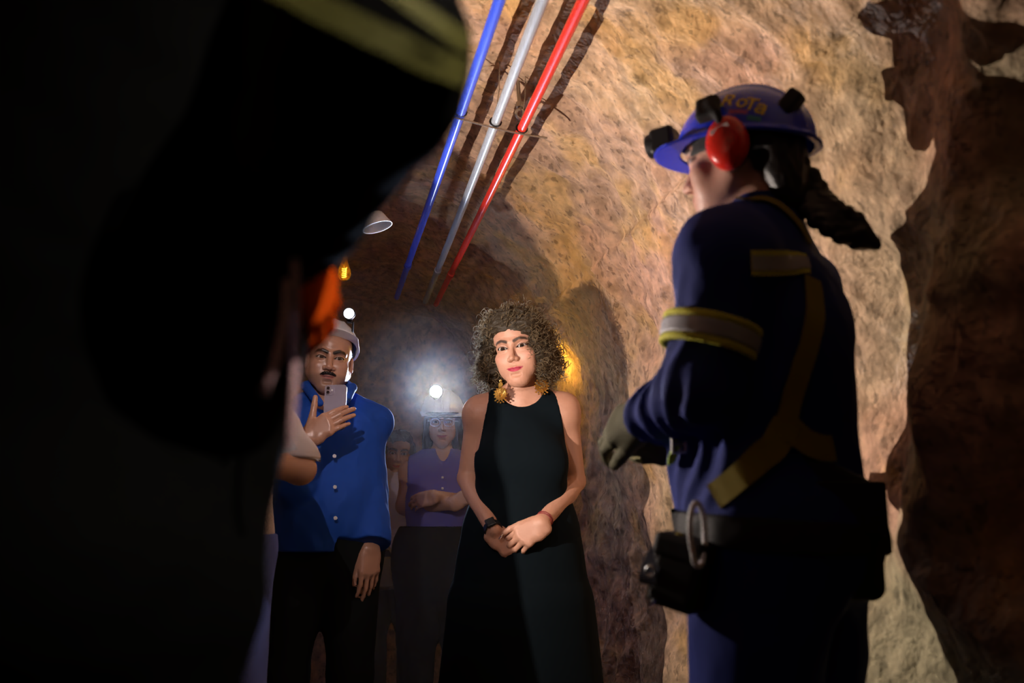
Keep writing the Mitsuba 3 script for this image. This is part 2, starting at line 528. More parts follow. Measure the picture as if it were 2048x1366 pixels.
# ---------------------------------------------------------------- people: heads, hands, bodies as one field each
LIP_U = [(-.0262, -.0755, -.0642), (-.013, -.0875, -.0643), (-.004, -.0915, -.0626), (0, -.0912, -.0634), (.004, -.0915, -.0626), (.013, -.0875, -.0643), (.0262, -.0755, -.0642)]
LIP_L = [(-.0235, -.0770, -.0662), (-.011, -.0872, -.0722), (0, -.0895, -.0738), (.011, -.0872, -.0722), (.0235, -.0770, -.0662)]
LIP_M = [(-.0272, -.0765, -.0643), (-.012, -.0920, -.0682), (0, -.0945, -.0682), (.012, -.0920, -.0682), (.0272, -.0765, -.0643)]


def eye_slot(sx, open_=1.0):
    """The opening between the lids: an almond in front of the eye at (sx*.031, -.07, 0)."""
    def f(P):
        x = (P[:, 0] - sx * .031) * sx
        t = np.clip(x / .0155, -1, 1)
        up = .0058 * open_ * (1 - t * t) ** 0.8 + .0012 * t
        lo = -.0042 * open_ * (1 - t * t) ** 0.8 + .0012 * t
        z = P[:, 2] + .001
        return np.maximum(np.maximum(z - up, lo - z), np.maximum(np.abs(x) - .0155, P[:, 1] + .066)).astype(f4)
    return f


def head_parts(jaw=1.0, nose=1.0, lip=1.0, open_=1.0, cheek=1.0, brow=1.0, ears=True):
    """SDF parts of a head in its own frame: facing -y, x to its left, z up, the origin between the eyes' level and the ears."""
    p = [(ell((0, .014, .036), (.074, .094, .084)), 0),
         (ell((0, -.020, -.030), (.061 * jaw, .064, .078)), .03),
         (ell((0, -.028, .050), (.060, .058, .050)), .03)]
    for s in (-1, 1):
        p += [(cap((s * .055 * jaw, .0, -.050), (s * .018 * jaw, -.064, -.098), .017, .014), .030),
              (ell((s * .040, -.060, -.027), (.022 * cheek, .019, .017)), .020),
              (ell((s * .037, -.056, -.056), (.018, .018, .024)), .03)]
    p += [(ell((0, -.067, -.102), (.022 * jaw, .018, .016)), .030),
          (ell((0, -.066, -.070), (.033, .023, .026)), .018),
          (chain([(-.046, -.066, .016), (-.030, -.083, .021), (-.008, -.088, .015), (.008, -.088, .015), (.030, -.083, .021), (.046, -.066, .016)],
                 [.006, .008 * brow, .006, .006, .008 * brow, .006]), .014)]
    for s in (-1, 1):
        p += [(ell((s * .031, -.101, .000), (.0185, .018, .0125)), -.012)]
    for s in (-1, 1):
        p += [(ell((s * .031, -.0700, -.001), (.0168, .0148, .0140)), .006)]
    p += [(chain([(0, -.082, .014), (0, -.090, -.004), (0, -.101 - .004 * (nose - 1), -.030)], [.0070, .0068 * nose, .0092 * nose]), .012),
          (ell((0, -.1035, -.036), (.0098 * nose, .0100, .0085)), .007),
          (ell((.0125 * nose, -.0925, -.0385), (.0078, .0100, .0075)), .006), (ell((-.0125 * nose, -.0925, -.0385), (.0078, .0100, .0075)), .006),
          (ell((.0065 * nose, -.0995, -.0475), (.0042, .0060, .0045)), -.003), (ell((-.0065 * nose, -.0995, -.0475), (.0042, .0060, .0045)), -.003),
          (cap((0, -.092, -.048), (0, -.092, -.058), .0022), -.006)]
    p += [(chain(LIP_U, [.0026] + [.0042 * lip] * 5 + [.0026]), .005), (chain(LIP_L, [.002, .0052 * lip, .0060 * lip, .0052 * lip, .002]), .004),
          (chain(LIP_M, [.0006, .0012, .0012, .0012, .0006]), -.0025),
          (cap((-.010, -.0880, -.0865), (.010, -.0880, -.0865), .0022), -.012)]
    for s in (-1, 1):
        p += [(eye_slot(s, open_), -.0006)]
    if ears:
        for s in (-1, 1):
            R = rot([0, 0, 1], s * 18) @ rot([1, 0, 0], -10)
            p += [(ell((s * .077, .016, -.010), (.0085, .019, .031), R), .006), (ell((s * .084, .012, -.008), (.006, .011, .020), R), -.004)]
    return p


def head_color(base, lips, brow, lid=None, blush=None, stubble=None, brow_w=1.0, lip_line=(.25, .06, .07), lip_h=1.0):
    """Vertex colours from head-frame points."""
    base, lips, brow = map(np.asarray, (base, lips, brow))

    def f(P):
        c = np.tile(base, (len(P), 1)).astype(float)
        front = np.clip((-.045 - P[:, 1]) / .02, 0, 1)

        def blend(w, col):
            nonlocal c
            w = np.clip(w, 0, 1)[:, None]
            c = c * (1 - w) + np.asarray(col) * w
        if blush is not None:
            for s in (-1, 1):
                d = np.linalg.norm((P - [s * .043, -.062, -.030]) / [.024, .03, .018], axis=1)
                blend((1 - d) * 0.8 * front, blush)
        nose = np.linalg.norm((P - [0, -.10, -.036]) / [.018, .02, .014], axis=1)
        blend((1 - nose) * .35, base * [1.0, .82, .80])
        if stubble is not None:
            d = np.clip((-.052 - P[:, 2]) / .015, 0, 1) * np.clip((.03 - P[:, 1]) / .03, 0, 1) * np.clip((P[:, 2] + .125) / .02, 0, 1)
            blend(d * .55, stubble)
        u = np.clip(np.abs(P[:, 0]) / .0262, 0, 1)
        zm = -.0682 + .0040 * u * u
        zu = zm + (.0058 * lip_h * (1 - u * u) ** .75) - .0012 * np.exp(-(P[:, 0] / .0032) ** 2)
        zl = zm - .0082 * lip_h * (1 - u * u) ** .65
        mf = (P[:, 1] < -.058) & (np.abs(P[:, 0]) < .0268)
        blend(np.where(mf, np.minimum(zu - P[:, 2], P[:, 2] - zl) / .0014 + .4, 0), lips)
        blend(np.where(mf, (.0016 - np.abs(P[:, 2] - zm)) / .0012 * .75, 0), np.asarray(lip_line))
        for s in (-1, 1):
            pts = [(s * .012, -.092, .0165), (s * .028, -.092, .0230), (s * .044, -.078, .0205), (s * .050, -.066, .0150)]
            d = chain(pts, [.0030 * brow_w, .0028 * brow_w, .0020 * brow_w, .0010])(P.astype(f4) * f4([1, 1, 1]))
            q = P.copy()
            blend((.0035 - np.abs(d)) / .003 * front if False else (.0055 - d) / .004 * front, brow)
            x = (P[:, 0] - s * .031) * s
            t = np.clip(x / .0155, -1, 1)
            up = .0058 * (1 - t * t) ** .8 + .0012 * t - .001
            lo = -.0042 * (1 - t * t) ** .8 + .0012 * t - .001
            near = (np.abs(x) < .0185) & (P[:, 1] < -.05)
            if lid is not None:
                du = np.abs(P[:, 2] - up)
                blend(np.where(near, (.0032 - du) / .0016, 0), lid)
                blend(np.where(near, (.0018 - np.abs(P[:, 2] - lo)) / .0018 * .6, 0), lid)
                blend(np.where(near & (P[:, 2] > up), (.010 - (P[:, 2] - up)) / .010 * .38, 0), np.asarray(lid) * .5 + base * .35)
        return np.clip(c, 0, 1)
    return f


def eye_mesh(look=(0, 0)):
    m = trimesh.creation.uv_sphere(radius=.0125, count=[48, 48])
    R = rot([0, 0, 1], look[0]) @ rot([1, 0, 0], look[1] + 90)
    v = np.array(m.vertices)
    a = np.degrees(np.arccos(np.clip(v[:, 2] / .0125, -1, 1)))
    c = np.tile([.50, .46, .44], (len(v), 1))
    c[a < 36] = [.035, .018, .010]
    c[a < 14] = [.004, .004, .004]
    return trimesh.Trimesh(v @ R.T, m.faces, process=False), c


FINGERS = [((-.030), .075, [.040, .025, .020], .0086), ((-.010), .082, [.046, .029, .021], .0090), ((.011), .079, [.042, .027, .021], .0086), ((.030), .070, [.033, .021, .018], .0076)]


def hand_parts(wrist, fdir, back, thumb_side, curls, thumb=(35, 20, 20), spread=4, s=1.0, thick=1.0):
    """A hand as SDF parts in the world: fdir towards the fingers, back the outward normal of the back of the hand, thumb_side +1/-1 picks the side (cross(fdir, back) * thumb_side)
    of the thumb; curls: four (knuckle, middle, tip) angles; thumb: (out from the fingers, towards the palm, bend)."""
    w = np.asarray(wrist, float)
    f = np.asarray(fdir, float) / np.linalg.norm(fdir)
    n = np.asarray(back, float) - f * (np.asarray(back) @ f)
    n /= np.linalg.norm(n)
    x = np.cross(f, n) * -thumb_side             # towards the little finger
    p = []
    for i, (ox, ln, seg, r) in enumerate(FINGERS):
        base = w + (x * ox * .95 + f * ln) * s
        p.append((cap(w + x * ox * .45 * s, base, .0150 * s * thick, .0118 * s * thick), .016 * s))
        ang, d0, q = 0, np.radians(spread * (i - 1.5)), base
        fs = f * math.cos(d0) + x * math.sin(d0)
        for j, L in enumerate(seg):
            ang += curls[i][j]
            a = math.radians(ang)
            e = q + (fs * math.cos(a) - n * math.sin(a)) * L * s
            p.append((cap(q, e, (r + .0006 - .0008 * j) * s * thick, (r - .0004 - .0008 * j) * s * thick), .005 * s if j == 0 else .002 * s))
            q = e
    p.append((cap(w + x * .030 * s + f * .03 * s, w + x * .026 * s, .014 * s * thick, .016 * s * thick), .016 * s))
    o, inn, be = thumb
    q = w + (-x * .022 + f * .018 - n * .006) * s
    a = math.radians(o)
    d = f * math.cos(a) - x * math.sin(a)
    d = d * math.cos(math.radians(inn)) - n * math.sin(math.radians(inn))
    for j, (L, r0, r1) in enumerate([(.044, .0155, .0112), (.032, .0108, .0098), (.026, .0096, .0078)]):
        e = q + d * L * s
        p.append((cap(q, e, r0 * s * thick, r1 * s * thick), .012 * s if j == 0 else .003 * s))
        q = e
        b = math.radians(be)
        d = d * math.cos(b) + (x * .75 - n * .35) * math.sin(b)
        d /= np.linalg.norm(d)
    return p


def torso_parts(sh=.165, chest=(.150, .105, .175), waist=(.128, .096, .14), hips=(.165, .115, .13), female=False, bust=1.0, belly=0.0, base=1.40):
    """Torso of a standing figure in its own frame (facing -y, floor at 0, 1.65 m tall), without neck and limbs."""
    p = [(ell((0, .005, base - .175), chest), 0), (ell((0, -belly * .6, base - .34), (waist[0], waist[1] + belly, waist[2])), .08), (ell((0, .010, base - .485), hips), .08)]
    for s in (-1, 1):
        p.append((cap((s * .03, .012, base + .018), (s * (sh - .015), .010, base - .045), .040, .048), .05))
        if female:
            p.append((ell((s * .070, -.070, base - .205), (.062, .048 * bust + .004, .062)), .07))
        p.append((ell((s * .07, .075, base - .50), (.075, .070, .075)), .05))
    return p


def leg_parts(hip=.088, stance=.10, z0=.90, r=(.088, .056, .040), kneey=-.012):
    p = []
    for s in (-1, 1):
        p += [(cap((s * hip, .01, z0), (s * stance, kneey, .48), r[0], r[1]), .05), (cap((s * stance, kneey, .48), (s * stance, .025, .08), r[1], r[2]), .03)]
    return p


def shoe_parts(stance=.10, lift=0.0):
    return [g for s in (-1, 1) for g in ((cap((s * stance, .05, .045), (s * (stance + .01), -.13, .035), .042, .034), .02), (cap((s * stance, .03, .10), (s * stance, .04, .05), .042, .045), .03),)]


class Fig:
    """Places a figure modelled in its own frame (facing -y) into the world: yaw turns it, counter-clockwise from above."""

    def __init__(self, loc, yaw=0.0, scale=1.0, lean=(0, 0)):
        self.R = rot([0, 0, 1], yaw) @ rot([1, 0, 0], lean[0]) @ rot([0, 1, 0], lean[1])
        self.t, self.s = np.asarray(loc, float), scale

    def w(self, p):
        return self.t + self.s * (self.R @ np.asarray(p, float))

    def l(self, p):
        return self.R.T @ (np.asarray(p, float) - self.t) / self.s

    def d(self, v):
        return self.R @ np.asarray(v, float)

    def sdf(self, parts):
        return moved(union(parts), self.R, self.t, self.s)


def head_frame(yaw, pitch, roll):
    """yaw: turned to its left (camera right when facing the camera) > 0; pitch: chin down > 0; roll: crown towards camera right > 0."""
    return rot([0, 0, 1], yaw) @ rot([1, 0, 0], pitch) @ rot([0, 1, 0], roll)


def box_of(pts, pad):
    p = np.asarray(pts, float)
    return p.min(0) - pad, p.max(0) + pad


for k_, c_ in (('skin', None),):
    pr('skin', {'type': 'mesh_attribute', 'name': 'vertex_color'}, 0.48, specular=0.45)
    pr('wet_skin', {'type': 'mesh_attribute', 'name': 'vertex_color'}, 0.33, specular=0.6)
    pr('eye_mat', {'type': 'mesh_attribute', 'name': 'vertex_color'}, 0.08, specular=0.6)
pr('hair_dark', (0.030, 0.021, 0.014), 0.42, specular=0.5)
pr('hair_black', (0.010, 0.008, 0.008), 0.45, specular=0.4)
pr('gold', (0.95, 0.62, 0.16), 0.22, 1.0)


def shell_helmet(brim=.055, peak_drop=.012, lip=.012, n=72):
    """Hard hat in its own frame (facing -y): dome with three ribs, rolled rim and a peak, one closed shell."""
    parts = [(ell((0, .004, 0), (.116, .142, .122)), 0)]
    for x, w in ((0, .013), (-.040, .008), (.040, .008)):
        parts.append((ell((x, .004, .004), (w, .139 if x == 0 else .128, .1225 if x == 0 else .116)), .010))
    dome = union(parts)

    def f(P):
        d = smax(dome(P), -P[:, 2], .006)
        q = P.copy()
        fr = np.clip((-P[:, 1] - .02) / .10, 0, 1)
        z0 = -.004 - peak_drop * fr ** 2
        ex = lip + (brim - lip) * np.clip((-P[:, 1] - .03) / .10, 0, 1) ** 1.5
        r = np.sqrt((P[:, 0] / (.116 + ex * .55)) ** 2 + ((P[:, 1] - .004) / (.142 + ex)) ** 2)
        rim = (r - 1) * .13
        d2 = smax(rim, np.abs(P[:, 2] - z0) - .0028, .003)
        d = smin(d, d2, .014)
        inner = ell((0, .004, -.004), (.111, .137, .117))(P)
        return smax(d, -inner, .003).astype(f4)
    return mesh_sdf(f, (-.16, -.23, -.04), (.16, .19, .15), .0032)
# ---------------------------------------------------------------- the woman in the black dress
def place_head(px, py, d, R, s):
    """The head's origin so that the point between the eyes shows at (px, py)."""
    return at(px, py, d) - R @ np.array([0, -.085, 0]) * s


def face_eyes(parent, R, t, s, look=(0, 0)):
    for k in (-1, 1):
        e, c = eye_mesh(look)
        put('eye', xf(e, R, t + R @ np.array([k * .031, -.0715, -.001]) * s, s), 'eye_mat', True, parent, color=c)


WD = 3.10
fig = Fig([0.030, WD, 0.0])
say('person', 'woman in a sleeveless black dress with curly dark hair and large gold earrings, hands clasped', 'person')
HR, HS = head_frame(-15, 6, -8), 1.05
HT = place_head(1023, 694, WD - .10, HR, HS)
head = [(moved(union(head_parts(jaw=.94, nose=.86, lip=.60, open_=.95, brow=.7, ears=False)), HR, HT, HS), .0)]
neck_top = HT + HR @ np.array([0, .030, -.085]) * HS
neck0 = at(1044, 800, WD + .015)
neck = [(cap(neck_top, neck0, .049, .052), .030)]
torso = torso_parts(.158, (.140, .098, .165), (.125, .092, .14), (.160, .110, .13), female=True, bust=.7, base=neck0[2] - .005)
shl, shr = at(957, 822, WD + .02), at(1131, 814, WD + .02)
ell_, elr = at(934, 957, WD + .05), at(1152, 963, WD + .05)
wrl, wrr = at(987, 1060, WD - .15), at(1083, 1046, WD - .165)
arms = [(chain([neck0 + [-.05, .01, -.012], shl + [.012, 0, .004]], [.036, .040]), .04), (chain([neck0 + [.05, .01, -.012], shr + [-.012, 0, .004]], [.036, .040]), .04)]
for a, b, c in ((shl, ell_, wrl), (shr, elr, wrr)):
    mid_ = b + (c - b) * .25
    arms += [(cap(a, b, .040, .031), .03), (chain([b, mid_ + [0, .004, -.004], c], [.031, .034, .0225]), .012)]
lh = hand_parts(wrl + [.002, .012, -.006], (.72, -.05, -.70), (.15, -1, .1), -1, [(28, 35, 15), (30, 38, 15), (32, 40, 15), (34, 40, 15)], (10, 14, 10), 3, .92)
rh = hand_parts(wrr, (-.80, -.10, -.60), (-.05, -1, .22), 1, [(26, 40, 22), (30, 42, 22), (34, 44, 22), (38, 44, 22)], (22, -6, 12), 3, .96)
legs = leg_parts(.085, .095, .88)
wb = fig.sdf(torso)
fig_parts = [(wb, 0)] + neck + arms + [(fig.sdf(legs + shoe_parts(.095)), .03)]
hands_f = union([(union([arms[3], arms[5]]), 0), (union(lh), .01)])
hands_r = union([(union([arms[5]]), 0), (union(rh), .01)])
allparts = union(fig_parts)


headbox = (HT - np.array([.115, .13, .175]), HT + np.array([.115, .15, .15]))
handbox = (np.array([wrl[0] - .05, WD - .34, wrl[2] - .17]), np.array([wrr[0] + .05, WD - .10, wrr[2] + .05]))
lhu, rhu, hdu, nku = union(lh), union(rh), head[0][0], union(neck)


def woman_all(P):
    d = allparts(P)
    d = smin(d, hdu(P), .020)
    return np.minimum(smin(d, lhu(P), .010), smin(union([arms[5]])(P), rhu(P), .010))


body_lo, body_hi = np.array([-.32, WD - .36, -.02]), np.array([.38, WD + .24, HT[2] + .16])
upper = union([(wb, 0)] + neck + arms[:2])
v1, f1, n1 = multires(woman_all, [(body_lo, body_hi, .007), (handbox[0], handbox[1], .0026)])
v2, f2, n2 = mesh_sdf(lambda P: smin(upper(P), hdu(P), .020), headbox[0], headbox[1], .0016)
inside = ((v1 > headbox[0] + .007) & (v1 < headbox[1] - .007)).all(1)
f1 = f1[~inside[f1].any(1)]
SK = np.array([.52, .275, .185])
cf = head_color(SK, (.42, .035, .07), (.055, .032, .022), lid=(.045, .025, .022), blush=(.60, .22, .17), brow_w=.45)
vc = np.vstack([np.tile(SK, (len(v1), 1)), cf(((v2 - HT) @ HR) / HS)])
put('body', (np.vstack([v1, v2]), np.vstack([f1, f2 + len(v1)]), np.vstack([n1, n2])), 'skin', parent='person', color=vc)
face_eyes('person', HR, HT, HS, (8, 4))

# dress: scooped neck, no sleeves, long flared skirt
skirt = chain([(0, .01, .93), (0, .015, .70), (0, .02, .10)], [.178, .226, .285])
dress_u = fig.sdf([(union(torso), 0), (lambda P: skirt(P * f4([1, 1.25, 1])) * f4(.85), .06)])
nk = at(1043, 764, WD - .06)
pr('dress_cloth', (0.0040, 0.0075, 0.0105), 0.85, specular=0.06, sheen=0.15)


def dress_f(P):
    d = dress_u(P) - .007 - folds(P, .006, 9, 3, (1, 1, .25)) * np.clip((1.15 - P[:, 2]) / .3, 0, 1)
    x = P[:, 0] - f4(.030)
    w = .144 - .030 * np.clip((P[:, 2] - 1.20) / .16, 0, 1) + .20 * np.clip((1.20 - P[:, 2]) / .1, 0, 1)
    d = smax(d, np.abs(x - .006) - w.astype(f4), .006)
    d = smax(d, -ell(nk, (.078, .16, .079))(P), .004)
    return smax(d, f4(.10) - P[:, 2], .004)


put('dress', mesh_sdf(dress_f, (-.30, WD - .30, .08), (.36, WD + .34, neck0[2] + .10), .0058), 'dress_cloth', parent='person')

# curly bob
hb = [(ell((0, .030, .040), (.090, .098, .080)), 0), (ell((-.096, .010, -.030), (.040, .066, .078)), .04), (ell((.074, .000, -.036), (.034, .070, .078)), .04),
      (ell((0, .075, -.035), (.098, .060, .095)), .05), (ell((.050, -.050, .062), (.044, .042, .040)), .03), (ell((-.045, -.040, .072), (.040, .038, .032)), .03), (ell((0, -.038, .086), (.072, .058, .042)), .02),
      (ell((-.012, -.115, -.040), (.060, .080, .093)), -.012), (ell((-.018, -.110, .020), (.044, .060, .034)), -.010), (cap((0, .02, -.10), (0, .03, -.2), .062), -.02)]
hb_u = union(hb)


def curl_noise(P, s=1.0):
    q = P * s
    return (np.sin(q[:, 2] * 330 + 6 * meshkit.noise(q * 38, 2)) * .0035 + (meshkit.fbm(q * 34, 3, 4) - .5) * .030).astype(f4)


hm = mesh_sdf(lambda P: hb_u(P) - curl_noise(P), (-.17, -.13, -.16), (.16, .17, .17), .0028)
r_ = np.random.default_rng(3)
pick = r_.choice(len(hm[0]), 9000)
curls, cnt = [], 0
for i in pick:
    p, n = hm[0][i], hm[2][i]
    if (abs(p[0] + .010) < .060 and p[1] < -.045 and p[2] < .050) or n[1] > .75 and r_.random() < .6 or p[2] < -.115:
        continue
    down = np.array([p[0] * 1.5, (p[1] - .02) * 1.0, -.45 - 1.2 * max(0, .05 - p[2])]) + r_.normal(0, .35, 3)
    if p[1] < -.025 and p[2] > .040:
        down = np.array([np.sign(p[0] + .028) * 1.0, .15, -.30 * abs(p[0] + .028) / .05]) + r_.normal(0, .22, 3)
    ax = down - n * (down @ n) * .75
    ax /= np.linalg.norm(ax)
    L, rad, tn = r_.uniform(.030, .062), r_.uniform(.005, .010), r_.uniform(1.3, 2.8)
    u = np.cross(ax, n)
    u /= np.linalg.norm(u) + 1e-9
    w2 = np.cross(u, ax)
    t = np.linspace(0, 1, 26)[:, None]
    ph = r_.uniform(0, 6.28)
    pts = p + n * .001 + ax * L * t + rad * (np.cos(ph + tn * 6.28 * t) * u + np.sin(ph + tn * 6.28 * t) * w2) * np.minimum(1, t * 4)
    fc_ = (np.abs(pts[:, 0] + .012) < .052) & (pts[:, 1] < -.055) & (pts[:, 2] < .046)
    if fc_.any():
        continue
    tt = np.gradient(pts, axis=0)
    sd_ = np.cross(tt, r_.normal(0, 1, 3))
    sd_ /= np.linalg.norm(sd_, axis=1, keepdims=True) + 1e-9
    wv = (np.linspace(.0036, .0010, 26) * r_.uniform(.6, 1.2))[:, None]
    i2 = np.arange(25) * 2
    curls.append(trimesh.Trimesh(np.stack([pts - sd_ * wv / 2, pts + sd_ * wv / 2], 1).reshape(-1, 3), np.vstack([np.c_[i2, i2 + 1, i2 + 3], np.c_[i2, i2 + 3, i2 + 2]]), process=False))
    cnt += 1
    if cnt >= 1500:
        break
hair = trimesh.Trimesh(hm[0], hm[1], process=False)
pr('curly_hair', (0.038, 0.028, 0.017), 0.6, specular=0.3, sheen=0.3)
scene['hair_curl'] = {'type': 'principledthin', 'base_color': rgb(.22, .17, .105), 'roughness': .4, 'diff_trans': 1.1, 'spec_trans': 0.0, 'eta': 1.45}
hk0 = put('hair', xf(hair, HR, HT, HS), 'curly_hair', True, 'person')
put('curls', xf(cat(curls), HR, HT, HS), 'hair_curl', True, hk0)


def earring():
    ms = [tube([(.003 * math.cos(a), 0, .003 * math.sin(a)) for a in np.linspace(0, 6.28, 13)[:-1]], .0016, 6, closed=True)]
    ms.append(xf(lathe([(0, -.0015), (.007, -.0015), (.0085, 0), (.007, .0015), (0, .0015)], 20), rot([1, 0, 0], 90), (0, 0, -.012)))
    for rr, zc, wv in ((.019, -.042, .0016), (.0135, -.044, .0013), (.008, -.046, .0012)):
        ms.append(tube([(rr * math.cos(a), 0, zc + rr * math.sin(a)) for a in np.linspace(0, 2 * np.pi, 37)[:-1]], wv, 6, closed=True))
    for k in range(14):
        a = k / 14 * 2 * np.pi
        ms.append(xf(trimesh.creation.icosphere(1, .0027), t=(.0225 * math.cos(a), 0, -.042 + .0225 * math.sin(a))))
        ms.append(tube([(.008 * math.cos(a), 0, -.046 + .008 * math.sin(a)), (.019 * math.cos(a), 0, -.042 + .019 * math.sin(a))], .0009, 5))
    ms.append(xf(trimesh.creation.icosphere(2, .005), t=(0, -.001, -.046)))
    for k in range(5):
        a = -math.pi / 2 + (k - 2) * .36
        ms.append(xf(trimesh.creation.icosphere(1, .0032), t=(.028 * math.cos(a), 0, -.042 + .028 * math.sin(a))))
    ms.append(xf(lathe([(0, -.0006), (.018, -.0006), (.018, .0006), (0, .0006)], 28), rot([1, 0, 0], 90), (0, .0016, -.042)))
    return cat(ms)


ering = earring()
put('earring', xf(ering, rot([0, 0, 1], -25), at(1001, 762, WD - .075), 1.0), 'gold', 30, 'person', 'gold filigree earring below the rim-lit curls')
put('earring', xf(ering, rot([0, 0, 1], 10), at(1083, 746, WD - .055), 1.0), 'gold', 30, 'person', 'gold filigree earring beside her neck, away from the cap lamp')

# watch, bracelets, ring
pr('watch_black', (0.012, 0.013, 0.015), 0.25, specular=0.6)
wd_ = (wrl - ell_) / np.linalg.norm(wrl - ell_)
Rw = basis(wd_, (0, -1, 0.2))            # columns: side, along the arm, towards the camera
wc = wrl - wd_ * .006
band = xf(lathe([(.0255, -.009), (.0285, -.009), (.0290, 0), (.0285, .009), (.0255, .009)], 40), np.stack([Rw[:, 0], Rw[:, 2], Rw[:, 1]], 1), wc)
put('watch', cat(band, xf(rbox(.030, .034, .010, .004), Rw, wc + Rw[:, 2] * .028)), 'watch_black', 40, 'person', 'black wristwatch')
put('watch_face', xf(rbox(.022, .026, .002, .001, 2), Rw, wc + Rw[:, 2] * .0335), 'watch_black', 40, 'person__watch')
pr('red_thread', (0.25, 0.03, 0.03), 0.6)
ad = (wrr - elr) / np.linalg.norm(wrr - elr)
Rb = basis(ad, (0, -1, 0.2))
for k, (off, tilt) in enumerate(((.012, 10), (.028, -8))):
    a = np.linspace(0, 2 * np.pi, 33)[:-1]
    put('bracelet', tube([wrr - ad * off + Rb @ (rot([1, 0, 0], tilt) @ np.array([.0262 * math.cos(x), 0, .0262 * math.sin(x)])) for x in a], .0016, 6, closed=True), 'red_thread', 40, 'person', 'thin red thread bracelet')
rp = wrl + (np.array([.72, -.05, -.70]) * .030 + np.array([.10, -1, .1]) * .020)
pr('silver', (0.85, 0.85, 0.86), 0.2, 1.0)
put('ring', tube([rp + .0095 * (math.cos(x) * np.array([.3, .9, .2]) + math.sin(x) * np.array([.6, -.1, .75])) for x in np.linspace(0, 2 * np.pi, 25)[:-1]], .0017, 6, closed=True), 'silver', 40, 'person', 'thin silver ring')
# ---------------------------------------------------------------- shared gear
pr('helmet_white', (0.72, 0.72, 0.74), 0.3, specular=0.5)
pr('helmet_blue', (0.014, 0.038, 0.62), 0.28, specular=0.6)
pr('cap_lamp_lens', (0.9, 0.9, 0.9), 0.2)
helmet_mesh = shell_helmet()
hanging = lathe([(.094, 0.0), (.098, .004), (.098, .030), (.094, .034), (.090, .030), (.090, .004), (.094, 0)], 48)


def helmet(parent, R, t, s, mat, name='helmet', label=None):
    k = put(name, (helmet_mesh[0] @ np.asarray(R).T * s + t, helmet_mesh[1], helmet_mesh[2] @ np.asarray(R).T), mat, parent=parent, label=label)
    put('headband', xf(hanging, R @ np.diag([1, 1.22, 1]), np.asarray(t) + R @ np.array([0, .004, -.030]) * s, s), 'matte_black', 40, k)
    return k


def lamp_body(r=.024, depth=.045):
    """Cap lamp looking along -y of its own frame."""
    ms = [xf(lathe([(0, -.004), (r * .7, -.004), (r, .004), (r, depth * .7), (r * .7, depth), (0, depth)], 28), rot([1, 0, 0], 90) @ np.diag([1, 1, -1]), (0, 0, 0))]
    ms = [xf(lathe([(r * .80, .004), (r * .84, -.003), (r, -.002), (r, depth * .7), (r * .75, depth), (0, depth)], 28), np.array([[1, 0, 0], [0, 0, 1], [0, -1, 0.0]]), (0, 0, 0))]
    ms.append(xf(rbox(.020, .016, .030, .004), t=(0, depth * .7, -.018)))
    return cat(ms)


def cap_lamp(helm, pos, direction, radiance, r=.022):
    R = basis(direction)
    R2 = np.stack([-R[:, 0], -R[:, 1], R[:, 2]], 1)      # -y of the lamp frame looks along direction
    k = put('cap_lamp', xf(lamp_body(r), R2, pos), 'black_metal', 40, helm)
    a = np.linspace(0, 2 * np.pi, 25)[:-1]
    v = np.vstack([np.c_[r * .82 * np.cos(a), -.001 + 0 * a, r * .82 * np.sin(a)], [[0, -.004, 0]]])
    f = [[(i + 1) % 24, i, 24] for i in range(24)]
    m = xf(trimesh.Trimesh(v, f, process=False), R2, pos)
    if (m.face_normals.mean(0) @ direction) < 0:
        m.invert()
    key = k + '_lens'
    scene[key] = mikit.ply(m, 'cap_lamp_lens', smooth=False, emitter={'type': 'area', 'radiance': rgb(*radiance), 'sampling_weight': 0.08})
    return k


# ---------------------------------------------------------------- the man with the phone
MD = 3.25
say('person_001', 'moustached man in a blue long-sleeved shirt and white helmet filming with a phone', 'person')
MR, MS = head_frame(12, 3, 5), 0.98
MT = place_head(660.5, 715, MD - .08, MR, MS)
mh_u = moved(union(head_parts(jaw=1.10, nose=1.16, lip=.85, open_=.85, brow=1.2, cheek=1.05)), MR, MT, MS)
mneck0 = at(655, 812, MD + .02)
m_neck = [(cap(MT + MR @ np.array([0, .028, -.085]), mneck0, .062, .066), .03)]
mfig = Fig([mneck0[0] + .005, MD + .01, 0.0], 8)
m_tor = torso_parts(.185, (.168, .118, .185), (.150, .112, .15), (.168, .122, .13), belly=.025, base=mneck0[2] - .01)
msr, mel, mwr = at(607, 846, MD), at(590, 960, MD - .16), at(615, 872, MD - .275)
msl, mll, mwl = at(720, 852, MD + .02), at(735, 985, MD + .03), at(737, 1098, MD - .06)
m_arm = [(chain([mneck0 + [-.05, .01, -.02], msr], [.045, .056]), .05), (chain([mneck0 + [.05, .01, -.02], msl], [.045, .056]), .05),
         (chain([msr, mel], [.052, .044]), .04), (chain([mel, mwr], [.043, .029]), .02), (chain([msl, mll], [.052, .044]), .04), (chain([mll, mwl], [.043, .030]), .02)]
mhr = hand_parts(mwr, (.84, -.06, .50), (-.12, -1, .05), -1, [(12, 14, 16), (12, 14, 16), (13, 15, 16), (16, 16, 16)], (50, 2, -6), -1, .96, 1.05)
mhl = hand_parts(mwl, (.08, -.10, -1), (.6, -.8, 0), 1, [(12, 18, 10), (14, 20, 10), (16, 22, 10), (18, 22, 10)], (18, 12, 10), 2, .98, 1.05)
m_legs = leg_parts(.092, .105, .88, (.096, .062, .044))
m_tu = mfig.sdf(m_tor)
m_all_parts = union([(m_tu, 0)] + m_neck + m_arm + [(mfig.sdf(m_legs), .03)])
mhru, mhlu, mup = union(mhr), union(mhl), union([(m_tu, 0)] + m_neck + m_arm[:2])


